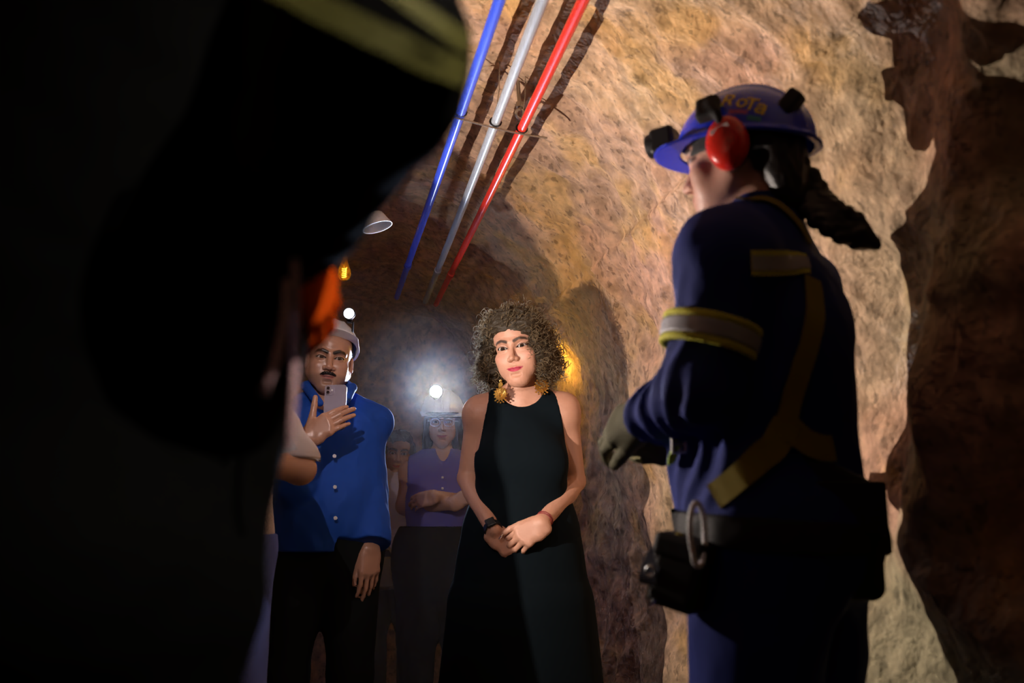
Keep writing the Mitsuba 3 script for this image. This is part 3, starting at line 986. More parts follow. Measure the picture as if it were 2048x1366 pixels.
def man_all(P):
    d = smin(m_all_parts(P) + .008, mh_u(P), .02)
    return smin(smin(d, mhru(P), .012), mhlu(P), .012)


mhb = (MT - np.array([.115, .135, .175]), MT + np.array([.115, .14, .13]))
hb1 = (mwr + [-.05, -.10, -.05], mwr + [.20, .06, .20])
v1, f1, n1 = multires(man_all, [(np.array([-.95, MD - .42, .05]), np.array([-.30, MD + .22, MT[2] + .16]), .0075), (hb1[0], hb1[1], .0026)])
v2, f2, n2 = mesh_sdf(lambda P: smin(mup(P) + .008, mh_u(P), .02), mhb[0], mhb[1], .0018)
ins = ((v1 > mhb[0] + .008) & (v1 < mhb[1] - .008)).all(1)
f1 = f1[~ins[f1].any(1)]
MSK = np.array([.50, .27, .18])
cf = head_color(MSK, (.33, .12, .10), (.022, .015, .012), lid=(.05, .03, .024), blush=(.45, .19, .13), stubble=(.20, .13, .10), brow_w=1.05, lip_line=(.15, .05, .04))
put('body', (np.vstack([v1, v2]), np.vstack([f1, f2 + len(v1)]), np.vstack([n1, n2])), 'wet_skin', parent='person_001',
    color=np.vstack([np.tile(MSK, (len(v1), 1)), cf(((v2 - MT) @ MR) / MS)]))
face_eyes('person_001', MR, MT, MS, (10, 0))
# moustache and hair
mo_u = union([(chain([(s * .003, -.095, -.0555), (s * .014, -.092, -.0560), (s * .024, -.083, -.0605), (s * .030, -.0755, -.0680)], [.0050, .0058, .0044, .0020]), .002) for s in (-1, 1)])
mo = mesh_sdf(lambda P: mo_u(P) - ((meshkit.noise(P * f4([700, 300, 160]), 4) - .5) * .0035).astype(f4), (-.040, -.110, -.080), (.040, -.060, -.040), .0011)
put('moustache', xf(trimesh.Trimesh(mo[0], mo[1], process=False), MR, MT, MS), 'hair_black', True, 'person_001')
mhair = union([(ell((0, .016, .040), (.0775, .0975, .086)), 0), (ell((0, -.105, .010), (.075, .075, .070)), -.01), (sbox((0, 0, -.10), (.2, .2, .075), .01), -.01)])
hm2 = mesh_sdf(lambda P: mhair(P) - ((meshkit.noise(P * f4(160), 4) - .5) * .005).astype(f4), (-.09, -.11, -.05), (.09, .13, .14), .003)
put('hair', xf(trimesh.Trimesh(hm2[0], hm2[1], process=False), MR, MT, MS), 'hair_black', True, 'person_001')
# shirt
pr('shirt_blue', (0.012, 0.075, 0.42), 0.72, specular=0.25, sheen=0.3)
pr('dark_trousers', (0.010, 0.013, 0.014), 0.85, specular=0.1)
sh_parts = union([(m_tu, 0)] + m_arm[:2] + [m_arm[2], (chain([mel, mel + (mwr - mel) * .93], [.046, .036]), .02), m_arm[4], (chain([mll, mll + (mwl - mll) * .97], [.047, .040]), .02)])
zsh, ncut = at(660, 1104, MD - .1)[2], at(657, 786, MD - .05)


def shirt_f(P):
    loose = np.clip((1.30 - P[:, 2]) / .3, 0, 1) * .018
    d = sh_parts(P) - .010 - loose.astype(f4) - folds(P, .009, 11, 5, (1, 1, .7)) - folds(P, .004, 30, 6, (1, 1, .5))
    d = smax(d, -ell(ncut, (.070, .12, .060))(P), .004)
    tor = np.abs(P[:, 0] - mneck0[0]) < .17
    d = smax(d, np.where(tor | (P[:, 2] > zsh + .03), zsh - P[:, 2], f4(-.05)).astype(f4), .003)
    for a, b in ((mel, mwr), (mll, mwl)):
        ax = ((b - a) / np.linalg.norm(b - a)).astype(f4)
        near = np.linalg.norm(P - b.astype(f4), axis=1) < .12
        d = np.where(near, smax(d, (P - (b - ax * .012).astype(f4)) @ ax, .003), d)
    return d.astype(f4)


put('shirt', mesh_sdf(shirt_f, (-.97, MD - .40, .72), (-.28, MD + .24, mneck0[2] + .06), .0058), 'shirt_blue', parent='person_001')
# collar: two flaps and a stand
col = [(chain([at(612, 772, MD - .03), at(630, 796, MD - .10), at(640, 806, MD - .13)], [.016, .016, .012]), 0), (chain([at(704, 776, MD - .03), at(694, 797, MD - .10), at(684, 806, MD - .13)], [.016, .016, .012]), .0),
       (chain([at(612, 772, MD - .03), at(618, 768, MD + .06), at(655, 765, MD + .10), at(694, 768, MD + .06), at(704, 776, MD - .03)], [.014] * 5), .01)]
put('collar', mesh_sdf(union(col), at(655, 790, MD) - [.14, .20, .10], at(655, 790, MD) + [.14, .18, .10], .004), 'shirt_blue', parent='person_001')
for k in range(4):
    q = at(668 + k * 1.0, 850 + k * 62, MD - .135 - .02 * min(k, 2))
    put('button', xf(lathe([(0, -.002), (.006, -.002), (.006, .002), (0, .002)], 16), rot([1, 0, 0], 90), q), 'white_plastic', 40, 'person_001__shirt')
put('trousers', mesh_sdf(lambda P: smax(smax(mfig.sdf(m_tor + m_legs)(P) - .012 - folds(P, .010, 9, 9, (1, 1, .3)), P[:, 2] - f4(zsh + .05), .003), f4(.04) - P[:, 2], .003),
    (-.92, MD - .22, .02), (-.30, MD + .24, zsh + .06), .009), 'dark_trousers', parent='person_001')
pr('shoe_black', (0.02, 0.018, 0.016), 0.5)
put('shoes', mesh_sdf(mfig.sdf(shoe_parts(.105)), (-.92, MD - .30, -.02), (-.30, MD + .20, .2), .008), 'shoe_black', parent='person_001')
hR = MR @ rot([1, 0, 0], -24)
hk = helmet('person_001', hR, MT + MR @ np.array([0, .020, .045]), .80, 'helmet_white', label='white hard hat pushed back')
lp = at(698, 627, MD - .10)
ld = np.array([0.12, -1, -.18])
cap_lamp(hk, lp, ld / np.linalg.norm(ld), MAN_LAMP * 900, .021)
put('lamp_cable', tube(spline([lp + [.006, .05, -.02], at(706, 645, MD - .06), at(705, 662, MD - .02), at(712, 690, MD + .08)], 24), .0035, 8), 'matte_black', 40, hk)

# phone
say('phone', 'grey smartphone with two ringed camera lenses held up by the man in blue', 'phone')
pr('phone_back', (0.34, 0.31, 0.40), 0.28, 0.2)
pr('phone_rim', (0.62, 0.62, 0.68), 0.2, 0.9)
pr('lens_glass', (0.01, 0.01, 0.015), 0.05, specular=0.8)
pc = at(670, 815, MD - .236)
Rp = rot([0, 1, 0], 0) @ rot([1, 0, 0], -6) @ rot([0, 0, 1], -6)


def slab(sx, sy, sz, r):
    from shapely.geometry import box as sb
    g = sb(-sx / 2 + r, -sz / 2 + r, sx / 2 - r, sz / 2 - r).buffer(r, quad_segs=8)
    m = trimesh.creation.extrude_polygon(g, sy)
    m.apply_translation([0, 0, -sy / 2])
    return xf(m, rot([1, 0, 0], 90))


put('back', xf(slab(.0700, .0076, .146, .010), Rp, pc), 'phone_back', 30, 'phone')
put('frame', xf(slab(.0716, .0062, .1476, .011), Rp, pc + [0, .0002, 0]), 'phone_rim', 30, 'phone')
ck = put('camera_bump', xf(slab(.030, .0024, .031, .007), Rp, pc + Rp @ np.array([-.0175, -.0048, .0555])), 'phone_back', 30, 'phone')
for zz in (.0625, .0485):
    q = pc + Rp @ np.array([-.0235, -.0065, zz])
    R3 = Rp @ rot([1, 0, 0], 90)
    put('lens_ring', xf(lathe([(.0052, -.001), (.0070, -.001), (.0070, .0014), (.0052, .0014), (.0052, -.001)], 24), R3, q), 'phone_rim', 40, ck)
    put('lens', xf(lathe([(0, .0006), (.0052, .0006), (.0052, -.001), (0, -.001)], 24), R3, q), 'lens_glass', 40, ck)
put('flash', xf(lathe([(0, .001), (.0028, .001), (.0028, -.001), (0, -.001)], 16), Rp @ rot([1, 0, 0], 90), pc + Rp @ np.array([-.0105, -.0062, .0555])), 'white_plastic', 40, ck)


# ---------------------------------------------------------------- the lady with crossed arms, wearing a cap lamp
def simple_clothes(parent, name, field, lo, hi, h, mat, cuts, off=.010, fold=.008, seed=1, label=None):
    def f(P):
        d = field(P) - f4(off) - folds(P, fold, 10, seed, (1, 1, .5))
        for c in cuts:
            d = smax(d, c(P), .004)
        return d.astype(f4)
    return put(name, mesh_sdf(f, lo, hi, h), mat, parent=parent, label=label)


def below(z):
    return lambda P: (P[:, 2] - f4(z)).astype(f4)


def above(z):
    return lambda P: (f4(z) - P[:, 2]).astype(f4)


LD = 4.35
say('person_002', 'woman in a purple sleeveless blouse with crossed arms, glasses and a lit cap lamp', 'person')
LR, LS = head_frame(2, 6, 0), .93
LT = place_head(884, 844, LD - .08, LR, LS)
l_h = moved(union(head_parts(jaw=.95, nose=.92, lip=.85, open_=.8)), LR, LT, LS)
ln0 = at(884, 917, LD + .02)
l_neck = [(cap(LT + LR @ np.array([0, .028, -.08]), ln0, .048, .052), .03)]
lfig = Fig([ln0[0], LD, 0.0])
l_tor = torso_parts(.155, (.145, .10, .165), (.135, .10, .14), (.175, .120, .13), female=True, bust=.8, base=ln0[2] - .01)
lsl, lsr = at(820, 948, LD + .02), at(948, 948, LD + .02)
lel, ler = at(809, 1012, LD - .02), at(958, 1010, LD - .02)
lwl, lwr = at(905, 1008, LD - .20), at(868, 992, LD - .21)
l_arm = [(chain([ln0, lsl], [.04, .042]), .04), (chain([ln0, lsr], [.04, .042]), .04), (cap(lsl, lel, .043, .037), .03), (cap(lsr, ler, .043, .037), .03), (cap(lel, lwl, .037, .026), .02), (cap(ler, lwr, .037, .026), .02)]
l_hr = union(hand_parts(lwl, (.85, .10, .45), (.1, -1, .3), -1, [(25, 30, 15)] * 4, (15, 10, 10), 2, .88))
l_hl = union(hand_parts(lwr, (-.85, .12, -.25), (.0, -1, .3), 1, [(25, 30, 15)] * 4, (15, 10, 10), 2, .88))
l_legs = leg_parts(.095, .100, .86, (.100, .062, .044))
l_tu = lfig.sdf(l_tor)
l_base = union([(l_tu, 0)] + l_neck + l_arm + [(lfig.sdf(l_legs), .03)])
lall = lambda P: smin(smin(smin(l_base(P), l_h(P), .02), l_hr(P), .01), l_hl(P), .01)
lo_, hi_ = np.array([ln0[0] - .36, LD - .34, .04]), np.array([ln0[0] + .36, LD + .22, LT[2] + .15])
v1, f1, n1 = multires(lall, [(lo_, hi_, .0075), (LT - [.10, .12, .13], LT + [.10, .12, .13], .003)])
LSK = np.array([.42, .24, .16])
lc = head_color(LSK, (.35, .10, .10), (.03, .02, .018), lid=(.06, .035, .03), brow_w=.7)
put('body', (v1, f1, n1), 'skin', parent='person_002', color=lc(((v1 - LT) @ LR) / LS) * (np.linalg.norm(v1 - LT, axis=1) < .2)[:, None] + LSK * (np.linalg.norm(v1 - LT, axis=1) >= .2)[:, None])
face_eyes('person_002', LR, LT, LS)
pr('blouse_purple', (0.13, 0.12, 0.36), 0.8, specular=0.15)
vn = at(884, 925, LD - .12)
zb = at(880, 1066, LD)[2]
simple_clothes('person_002', 'blouse', union([(l_tu, 0)] + l_arm[:2]), lo_, [hi_[0], hi_[1], ln0[2] + .03], .0075, 'blouse_purple',
               [above(zb), lambda P: -union([(cap(vn + [0, -.04, -.004], vn + [0, -.04, .09], .010, .062), 0), (cap(vn + [0, .06, -.0], vn + [0, .06, .09], .010, .062), 0)])(P), lambda P: (np.abs(P[:, 0] - f4(ln0[0])) - f4(.150) - np.clip(1.15 - P[:, 2], 0, .3)).astype(f4)], .012, .007, 12)
for k in range(3):
    put('button', xf(trimesh.creation.icosphere(1, .006), t=at(885, 955 + 22 * k - (k > 1) * 0, LD - .135)), 'white_plastic', 40, 'person_002__blouse')
simple_clothes('person_002', 'trousers', lfig.sdf(l_tor + l_legs), [ln0[0] - .30, LD - .25, .02], [ln0[0] + .30, LD + .25, zb + .05], .010, 'dark_trousers', [below(zb + .03), above(.05)], .022, .012, 14)
put('shoes', mesh_sdf(lfig.sdf(shoe_parts(.10)), [ln0[0] - .25, LD - .30, -.02], [ln0[0] + .25, LD + .2, .2], .009), 'shoe_black', parent='person_002')
lh_u = union([(ell((0, .020, .035), (.082, .100, .085)), 0), (ell((-.070, .02, -.10), (.030, .05, .12)), .04), (ell((.070, .02, -.10), (.030, .05, .12)), .04), (ell((0, .085, -.08), (.075, .035, .13)), .04),
              (ell((0, -.105, -.03), (.062, .085, .095)), -.012)])
hm3 = mesh_sdf(lambda P: lh_u(P) - ((meshkit.fbm(P * f4([90, 90, 24]), 2, 4) - .5) * .014).astype(f4), (-.13, -.13, -.24), (.13, .16, .15), .0045)
put('hair', xf(trimesh.Trimesh(hm3[0], hm3[1], process=False), LR, LT, LS), 'hair_black', True, 'person_002')
hk2 = helmet('person_002', LR @ rot([1, 0, 0], 2), LT + LR @ np.array([0, .012, .048]) * LS, .86, 'helmet_white', label='white hard hat')
lamp_l = at(872, 783, LD - .17)
ld = (np.array([-.05, 0.3, 1.25]) - lamp_l)
LAMP_DIR = ld / np.linalg.norm(ld)
ck2 = cap_lamp(hk2, lamp_l, LAMP_DIR, LADY_LAMP * 45, .032)
scene[ck2 + '_beam'] = {'type': 'spot', 'to_world': T().look_at(origin=(lamp_l + LAMP_DIR * .012).tolist(), target=(lamp_l + LAMP_DIR).tolist(), up=[0, 0, 1]), 'intensity': rgb(*LADY_LAMP), 'sampling_weight': 2.5, 'cutoff_angle': 34.0, 'beam_width': 10.0}
gl = []
for s in (-1, 1):
    a = np.linspace(0, 2 * np.pi, 25)[:-1]
    gl.append(tube([(s * .033 + .024 * math.cos(x) * (1 - .12 * math.sin(x)), -.096 + .006 * abs(s * .033 + .024 * math.cos(x)) / .05, -.002 + .019 * math.sin(x)) for x in a], .0016, 6, closed=True))
    gl.append(tube([(s * .056, -.090, .004), (s * .076, -.05, .004), (s * .080, .01, .000)], .0014, 6))
gl.append(tube([(-.010, -.098, .004), (0, -.100, .007), (.010, -.098, .004)], .0014, 6))
gk = put('glasses', xf(cat(gl), LR, LT, LS), 'steel', 40, 'person_002', 'thin-rimmed glasses')
scene['spectacle_glass'] = {'type': 'thindielectric'}
for s in (-1, 1):
    a = np.linspace(0, 2 * np.pi, 25)[:-1]
    v = np.vstack([np.c_[s * .033 + .0235 * np.cos(a), -.0955 + 0 * a, -.002 + .0185 * np.sin(a)], [[s * .033, -.099, -.002]]])
    put('lens', xf(trimesh.Trimesh(v, [[i, (i + 1) % 24, 24] for i in range(24)], process=False), LR, LT, LS), 'spectacle_glass', True, gk)


# ---------------------------------------------------------------- generic standing person for the ones mostly hidden
def stander(key, loc, yaw, head_at, hframe, hs, arms_local, skin, headres=.004, h=.009, female=True, base=1.38, hair=None, lips=(.35, .10, .10), eyes=True, sh=.16, legs_s=.095):
    fg = Fig(loc, yaw)
    tor = torso_parts(sh, (.145, .102, .165), (.128, .098, .14), (.168, .118, .13), female=female, bust=.7, base=base) if female else torso_parts(sh, (.165, .115, .18), (.145, .110, .15), (.165, .12, .13), base=base)
    leg = leg_parts(.09, legs_s, .88)
    nb = fg.w((0, .01, base + .02))
    hu = moved(union(head_parts(ears=True)), hframe, head_at, hs)
    parts = [(fg.sdf(tor), 0), (cap(head_at + hframe @ np.array([0, .03, -.08]) * hs, nb, .052, .056), .03), (fg.sdf(leg), .03)]
    hands = []
    for (s_, e_, w_, fd, bk, ts) in arms_local:
        s_, e_, w_ = fg.w(s_), fg.w(e_), fg.w(w_)
        parts += [(cap(nb, s_, .042, .048), .04), (cap(s_, e_, .047, .039), .03), (cap(e_, w_, .039, .027), .02)]
        hands.append(union(hand_parts(w_, fg.d(fd), fg.d(bk), ts, [(14, 22, 12), (16, 24, 12), (18, 26, 12), (20, 26, 12)], (22, 12, 10), 3, .92)))
    bu = union(parts)

    def allf(P):
        d = smin(bu(P), hu(P), .02)
        for q in hands:
            d = smin(d, q(P), .01)
        return d
    t = np.asarray(loc, float)
    v, f, n = multires(allf, [(t + [-.48, -.48, .03], t + [.48, .48, head_at[2] + .15], h), (head_at - .14, head_at + .14, headres)])
    near = (np.linalg.norm(v - head_at, axis=1) < .19)[:, None]
    cf_ = head_color(skin, lips, (.03, .02, .018), lid=(.06, .035, .03), brow_w=.8)
    put('body', (v, f, n), 'skin', parent=key, color=np.where(near, cf_(((v - head_at) @ hframe) / hs), np.asarray(skin)))
    if eyes:
        face_eyes(key, hframe, head_at, hs)
    return fg, tor, leg, parts, nb


# the girl in the white top behind
GD = 4.95
say('person_003', 'long-haired young woman in a white top behind the lady with crossed arms', 'person')
GR = head_frame(8, 8, 4)
GT = place_head(797, 907, GD - .08, GR, .95)
gx_ = at(790, 1000, GD)[0]
fg3, tor3, leg3, parts3, nb3 = stander('person_003', [gx_, GD, 0.0], 0, GT, GR, .95,
    [((-.155, .01, 1.22), (-.19, .02, .98), (-.15, -.14, .82), (.3, -.3, -1), (0, -1, 0), -1), ((.155, .01, 1.22), (.19, .02, .98), (.12, -.16, .84), (-.5, -.3, -1), (0, -1, 0), 1)],
    np.array([.40, .22, .145]), base=1.26)
pr('white_top', (0.55, 0.50, 0.62), 0.85, specular=0.1)
pr('olive_trousers', (0.045, 0.055, 0.015), 0.9, specular=0.1)
z3 = at(790, 1106, GD)[2]
sl3 = union([parts3[0], parts3[3], parts3[4], parts3[6], parts3[7]])
t3 = np.array([gx_, GD, 0])
simple_clothes('person_003', 'blouse', sl3, t3 + [-.34, -.3, z3 - .02], t3 + [.34, .3, 1.36], .009, 'white_top', [above(z3), lambda P: -ell(nb3 + [0, -.06, .015], (.075, .12, .06))(P)], .014, .010, 21)
simple_clothes('person_003', 'trousers', fg3.sdf(tor3 + leg3), t3 + [-.3, -.3, .03], t3 + [.3, .3, z3 + .05], .010, 'olive_trousers', [below(z3 + .03), above(.05)], .020, .012, 22)
put('belt', mesh_sdf(lambda P: smax(fg3.sdf(tor3)(P) - f4(.030), np.abs(P[:, 2] - f4(z3 + .0)) - f4(.020), .004), t3 + [-.3, -.3, z3 - .06], t3 + [.3, .3, z3 + .06], .008), 'matte_black', parent='person_003')
put('shoes', mesh_sdf(fg3.sdf(shoe_parts(.095)), t3 + [-.25, -.30, -.02], t3 + [.25, .2, .2], .010), 'shoe_black', parent='person_003')
gh_u = union([(ell((0, .018, .035), (.083, .102, .088)), 0), (ell((-.075, .005, -.11), (.030, .05, .14)), .04), (ell((.075, .005, -.11), (.030, .05, .14)), .04), (ell((0, .085, -.10), (.08, .035, .16)), .04), (ell((0, -.034, .082), (.068, .058, .044)), .02),
              (ell((0, -.115, -.035), (.054, .085, .088)), -.012)])
hm4 = mesh_sdf(lambda P: gh_u(P) - ((meshkit.fbm(P * f4([80, 80, 20]), 2, 9) - .5) * .018).astype(f4), (-.14, -.13, -.30), (.14, .17, .15), .005)
put('hair', xf(trimesh.Trimesh(hm4[0], hm4[1], process=False), GR, GT, .95), 'hair_dark', True, 'person_003')
say('bag', 'khaki cloth bag held low in front of the girl in the white top', 'bag')
bc_ = at(763, 1146, GD - .22)
pr('khaki', (0.27, 0.22, 0.12), 0.9)
bm = rbox(.165, .07, .150, .020, 4)
bm.vertices[:] += (meshkit.fbm(bm.vertices * 18, 2, 3)[:, None] - .5) * .02
put('pouch', xf(bm, t=bc_), 'khaki', 40, 'bag')
put('handle', tube(spline([bc_ + [-.05, 0, .07], bc_ + [-.03, .0, .125], bc_ + [.0, .01, .14], bc_ + [.03, .0, .125], bc_ + [.05, 0, .07]], 24), .006, 8), 'khaki', 40, 'bag')

# the person in the pale T-shirt and jeans, half hidden by the dark worker
PD = 2.62
say('person_004', 'person in a pale short-sleeved T-shirt and blue jeans, mostly hidden behind the dark worker', 'person')
PX = at(418, 1000, PD)[0]
PR = head_frame(35, 4, 0)
PT = np.array([PX + .02, PD - .02, 1.56])
pe = at(600, 938, PD - .12)
loc4 = np.array([PX, PD, 0.0])
fg4 = Fig(loc4, 30)
le = fg4.l(pe)
fg4, tor4, leg4, parts4, nb4 = stander('person_004', loc4, 30, PT, PR, 1.0,
    [((-.17, .01, 1.36), (-.21, -.06, 1.08), (-.08, -.26, 1.14), (.8, -.4, .2), (0, -1, 0), -1), (fg4.l(at(540, 858, PD - .06)), le, le + np.array([-.20, -.10, .02]), (-.9, -.2, .1), (0, -1, 0), 1)],
    np.array([.46, .25, .16]), female=False, base=1.40, sh=.18, legs_s=.10)
pr('pale_tee', (0.50, 0.44, 0.42), 0.9, specular=0.1)
pr('jeans', (0.10, 0.14, 0.42), 0.85, specular=0.15)
ps, pw = fg4.l(at(540, 858, PD - .06)), None
shw = fg4.w(ps)
slv_u = union([(cap(shw, shw + (pe - shw) * .80, .047, .054), 0), parts4[6], (cap(fg4.w((-.17, .01, 1.36)), fg4.w((-.20, -.04, 1.18)), .060, .066), .03), (cap(nb4, shw, .046, .050), .03)])
hemz = at(600, 906, PD - .10)[2]
slv_c = lambda P: smax(slv_u(P), np.where(P[:, 0] > pe[0] - .14, f4(hemz) - P[:, 2] + (P[:, 0] - f4(pe[0])) * f4(-.15), f4(-1)).astype(f4), .003)
simple_clothes('person_004', 'tee_shirt', union([parts4[0], (slv_c, .01)]), loc4 + [-.42, -.42, .78], loc4 + [.46, .42, 1.46], .009, 'pale_tee',
               [above(.93), lambda P: -ell(nb4 + [0, -.04, .03], (.07, .10, .06))(P)], .018, .007, 31)
simple_clothes('person_004', 'jeans', fg4.sdf(tor4 + leg4), loc4 + [-.34, -.34, .03], loc4 + [.34, .34, 1.0], .010, 'jeans', [below(.945), above(.05)], .016, .010, 32)
put('shoes', mesh_sdf(fg4.sdf(shoe_parts(.10)), loc4 + [-.3, -.30, -.02], loc4 + [.3, .3, .2], .010), 'shoe_black', parent='person_004')
ph_ = union([(ell((0, .018, .038), (.082, .100, .086)), 0), (ell((0, -.105, -.03), (.066, .09, .085)), -.012), (sbox((0, -.02, -.12), (.2, .2, .08), .01), -.01)])
hm5 = mesh_sdf(lambda P: ph_(P) - ((meshkit.noise(P * f4(120), 4) - .5) * .006).astype(f4), (-.12, -.13, -.08), (.12, .17, .15), .005)
put('hair', xf(trimesh.Trimesh(hm5[0], hm5[1], process=False), PR, PT, 1.0), 'hair_black', True, 'person_004')
# ---------------------------------------------------------------- the miner in the blue helmet
def grad(f, P, e=.002):
    k = np.array([[1, -1, -1], [-1, -1, 1], [-1, 1, -1], [1, 1, 1]], f4)
    P = P.astype(f4)
    g = sum(kk * f(P + kk * f4(e))[:, None] for kk in k)
    return g / (np.linalg.norm(g, axis=1, keepdims=True) + 1e-9)


def drape(f, pts, off):
    """Points pulled onto the surface f = off, with their normals."""
    p = np.asarray(pts, float)
    for _ in range(6):
        p = p - grad(f, p) * (f(p.astype(f4))[:, None] - off)
    return p, grad(f, p)


def seek(f, px, py, d0=1.1, d1=2.2):
    """The point of the surface f met first when walking out along the line of sight through (px, py)."""
    d = np.linspace(d0, d1, 450)
    P = np.array([at(px, py, x) for x in d])
    v = f(P.astype(f4))
    i = np.argmax(v < 0) if (v < 0).any() else int(np.argmin(v))
    return P[i]


def strap(f, pix, width, off=.004, thick=.003, n=40, **k):
    p = spline([seek(f, *q, **k) for q in pix], n)
    p, nn = drape(f, p, off)
    p = spline(p[::3], n)
    return ribbon(p, nn, width, thick)


pr('coverall_navy', (0.010, 0.020, 0.15), 0.8, specular=0.2, sheen=0.3)
pr('coverall_dark', (0.0045, 0.005, 0.0048), 0.9, specular=0.012)
pr('silver_tape', (0.42, 0.42, 0.46), 0.4, 0.25)
pr('tape_yellow', (0.62, 0.60, 0.05), 0.7)
pr('harness_yellow', (0.22, 0.165, 0.010), 0.75)
pr('lime_webbing', (0.45, 0.62, 0.02), 0.7)
pr('glove_olive', (0.060, 0.055, 0.025), 0.85)
pr('glove_pale', (0.42, 0.36, 0.18), 0.85)
pr('muff_red', (0.62, 0.020, 0.012), 0.22, specular=0.6)
pr('pale_mark', (0.75, 0.72, 0.74), 0.5)
pr('paint_yellow', (0.75, 0.55, 0.02), 0.5)
pr('paint_pink', (0.45, 0.10, 0.22), 0.6)
pr('paint_teal', (0.05, 0.26, 0.30), 0.6)
pr('leather_black', (0.012, 0.012, 0.013), 0.6, specular=0.2)

XD = 1.65
say('person_005', 'miner seen from behind in blue coverall, blue helmet, red ear muffs and black braid', 'person')
XR, XS = head_frame(-122, 5, 0), 1.0
XT = at(1478, 314, XD)
x_h = moved(union(head_parts(jaw=.96, nose=.95, open_=.9)), XR, XT, XS)
xfig = Fig([at(1548, 900, XD)[0], XD - .01, 0.0], -126, 1.04, (1.0, 0))
x_tor = torso_parts(.172, (.162, .140, .18), (.142, .112, .15), (.168, .130, .135), belly=.02, base=1.40)
xn0 = xfig.w((0, .01, 1.415))
x_neck = [(cap(XT + XR @ np.array([0, .03, -.08]), xn0, .052, .058), .03)]
xsl, xel, xwl = at(1452, 530, 1.50), at(1398, 775, 1.50), at(1292, 836, 1.665)
xsr = xfig.w((-.175, .01, 1.355))
xer, xwr = xfig.w((-.235, -.02, 1.06)), at(1385, 872, 1.78)
x_arm = [(chain([xn0, xsl], [.050, .058]), .05), (chain([xn0, xsr], [.050, .058]), .05), (cap(xsl, xel, .060, .049), .04), (cap(xsr, xer, .060, .049), .04),
         (cap(xel, xwl, .047, .034), .02), (cap(xer, xwr, .047, .032), .02)]
x_legs = leg_parts(.092, .115, .88, (.102, .070, .056))
x_tu = xfig.sdf(x_tor)
x_core = union([(x_tu, 0)] + x_arm + [(xfig.sdf(x_legs), .03)])
xb_lo, xb_hi = np.array([.10, XD - .48, .02]), np.array([.92, XD + .48, XT[2] + .02])
x_skin = union([(x_tu, 0)] + x_neck + x_arm[:2])
v1, f1, n1 = multires(lambda P: smin(x_core(P) + .006, union(x_neck)(P), .03), [(xb_lo, xb_hi, .011)])
v2, f2, n2 = mesh_sdf(lambda P: smin(x_skin(P) + .006, x_h(P), .02), XT - [.14, .14, .19], XT + [.14, .14, .13], .0022)
ins = (np.abs(v1 - XT) < [.125, .125, .17]).all(1)
f1 = f1[~ins[f1].any(1)]
XSK = np.array([.50, .27, .20])
cf = head_color(XSK, (.42, .12, .12), (.03, .02, .02), lid=(.05, .03, .03), brow_w=.7)
put('body', (np.vstack([v1, v2]), np.vstack([f1, f2 + len(v1)]), np.vstack([n1, n2])), 'skin', parent='person_005', color=np.vstack([np.tile(XSK, (len(v1), 1)), cf(((v2 - XT) @ XR) / XS)]))
face_eyes('person_005', XR, XT, XS)
xax = (xwl - xel) / np.linalg.norm(xwl - xel)
xax2 = (xwr - xer) / np.linalg.norm(xwr - xer)
xnc = xn0 + xfig.d((0, -.055, .035))


def sleeve_ruck(P):
    """Folds across the left forearm and elbow."""
    q = (P - xel.astype(f4)) @ (xax + [0, 0, .55]).astype(f4)
    w = np.exp(-((np.linalg.norm(P - (.5 * xel + .5 * xwl).astype(f4), axis=1) / .14) ** 2))
    return (np.sin(q * 130 + 5 * meshkit.noise(P * f4(18), 3)) * .0085 * w).astype(f4)


armcut = union([x_arm[4], x_arm[5]])


def coverall_f(P):
    d = x_core(P) - .014 - folds(P, .012, 8, 41, (1, 1, .6)) - folds(P, .005, 24, 42, (1, 1, .5)) - sleeve_ruck(P)
    d = smin(d, cap(xn0 + xfig.d((0, .01, -.02)), xn0 + xfig.d((0, .012, .040)), .078, .066)(P), .02)
    d = smax(d, -ell(xnc + xfig.d((0, -.02, .03)), (.062, .062, .075))(P), .004)
    for b, ax in ((xwl, xax), (xwr, xax2)):
        near = np.linalg.norm(P - b.astype(f4), axis=1) < .13
        near &= armcut(P) < .045
        d = np.where(near, smax(d, (P - (b - ax * .006).astype(f4)) @ ax.astype(f4), .003), d)
    return smax(d, f4(.06) - P[:, 2], .004).astype(f4)


put('coverall', mesh_sdf(coverall_f, xb_lo, xb_hi, .0072), 'coverall_navy', parent='person_005')
smoothcov = lambda P: x_core(P) - f4(.016)


def tape(parent, field, lo, hi, h, centre, axis, half, off, mat, name, extra=None, label=None):
    axis = np.asarray(axis, float) / np.linalg.norm(axis)

    def f(P):
        d = smax(field(P) - f4(off), np.abs((P - np.asarray(centre, f4)) @ axis.astype(f4)) - f4(half), .002)
        d = smax(d, -(field(P) + f4(.006)), .001)
        return d if extra is None else smax(d, extra(P), .002)
    return put(name, mesh_sdf(f, lo, hi, h), mat, parent=parent, label=label)


ub = xsl + (xel - xsl) * .60
ua = (xel - xsl) / np.linalg.norm(xel - xsl)
armf = lambda P: x_arm[2][0](P) - f4(.022)
tape('person_005', armf, ub - .13, ub + .13, .0035, ub, ua, .0135, .005, 'silver_tape', 'reflective_band', label='silver reflective band round the upper arm')
for s in (-1, 1):
    tape('person_005', armf, ub - .13, ub + .13, .0035, ub + ua * s * .0195, ua, .006, .0042, 'tape_yellow', 'yellow_tape', label='yellow edge of the arm band')
put('yellow_tape', strap(coverall_f, [(1500, 527), (1540, 526), (1580, 528), (1612, 532)], .040, .004), 'tape_yellow', 30, 'person_005', 'yellow tape across the back')
put('reflective_band', strap(coverall_f, [(1500, 527), (1540, 526), (1580, 528), (1612, 532)], .024, .0065), 'silver_tape', 30, 'person_005')
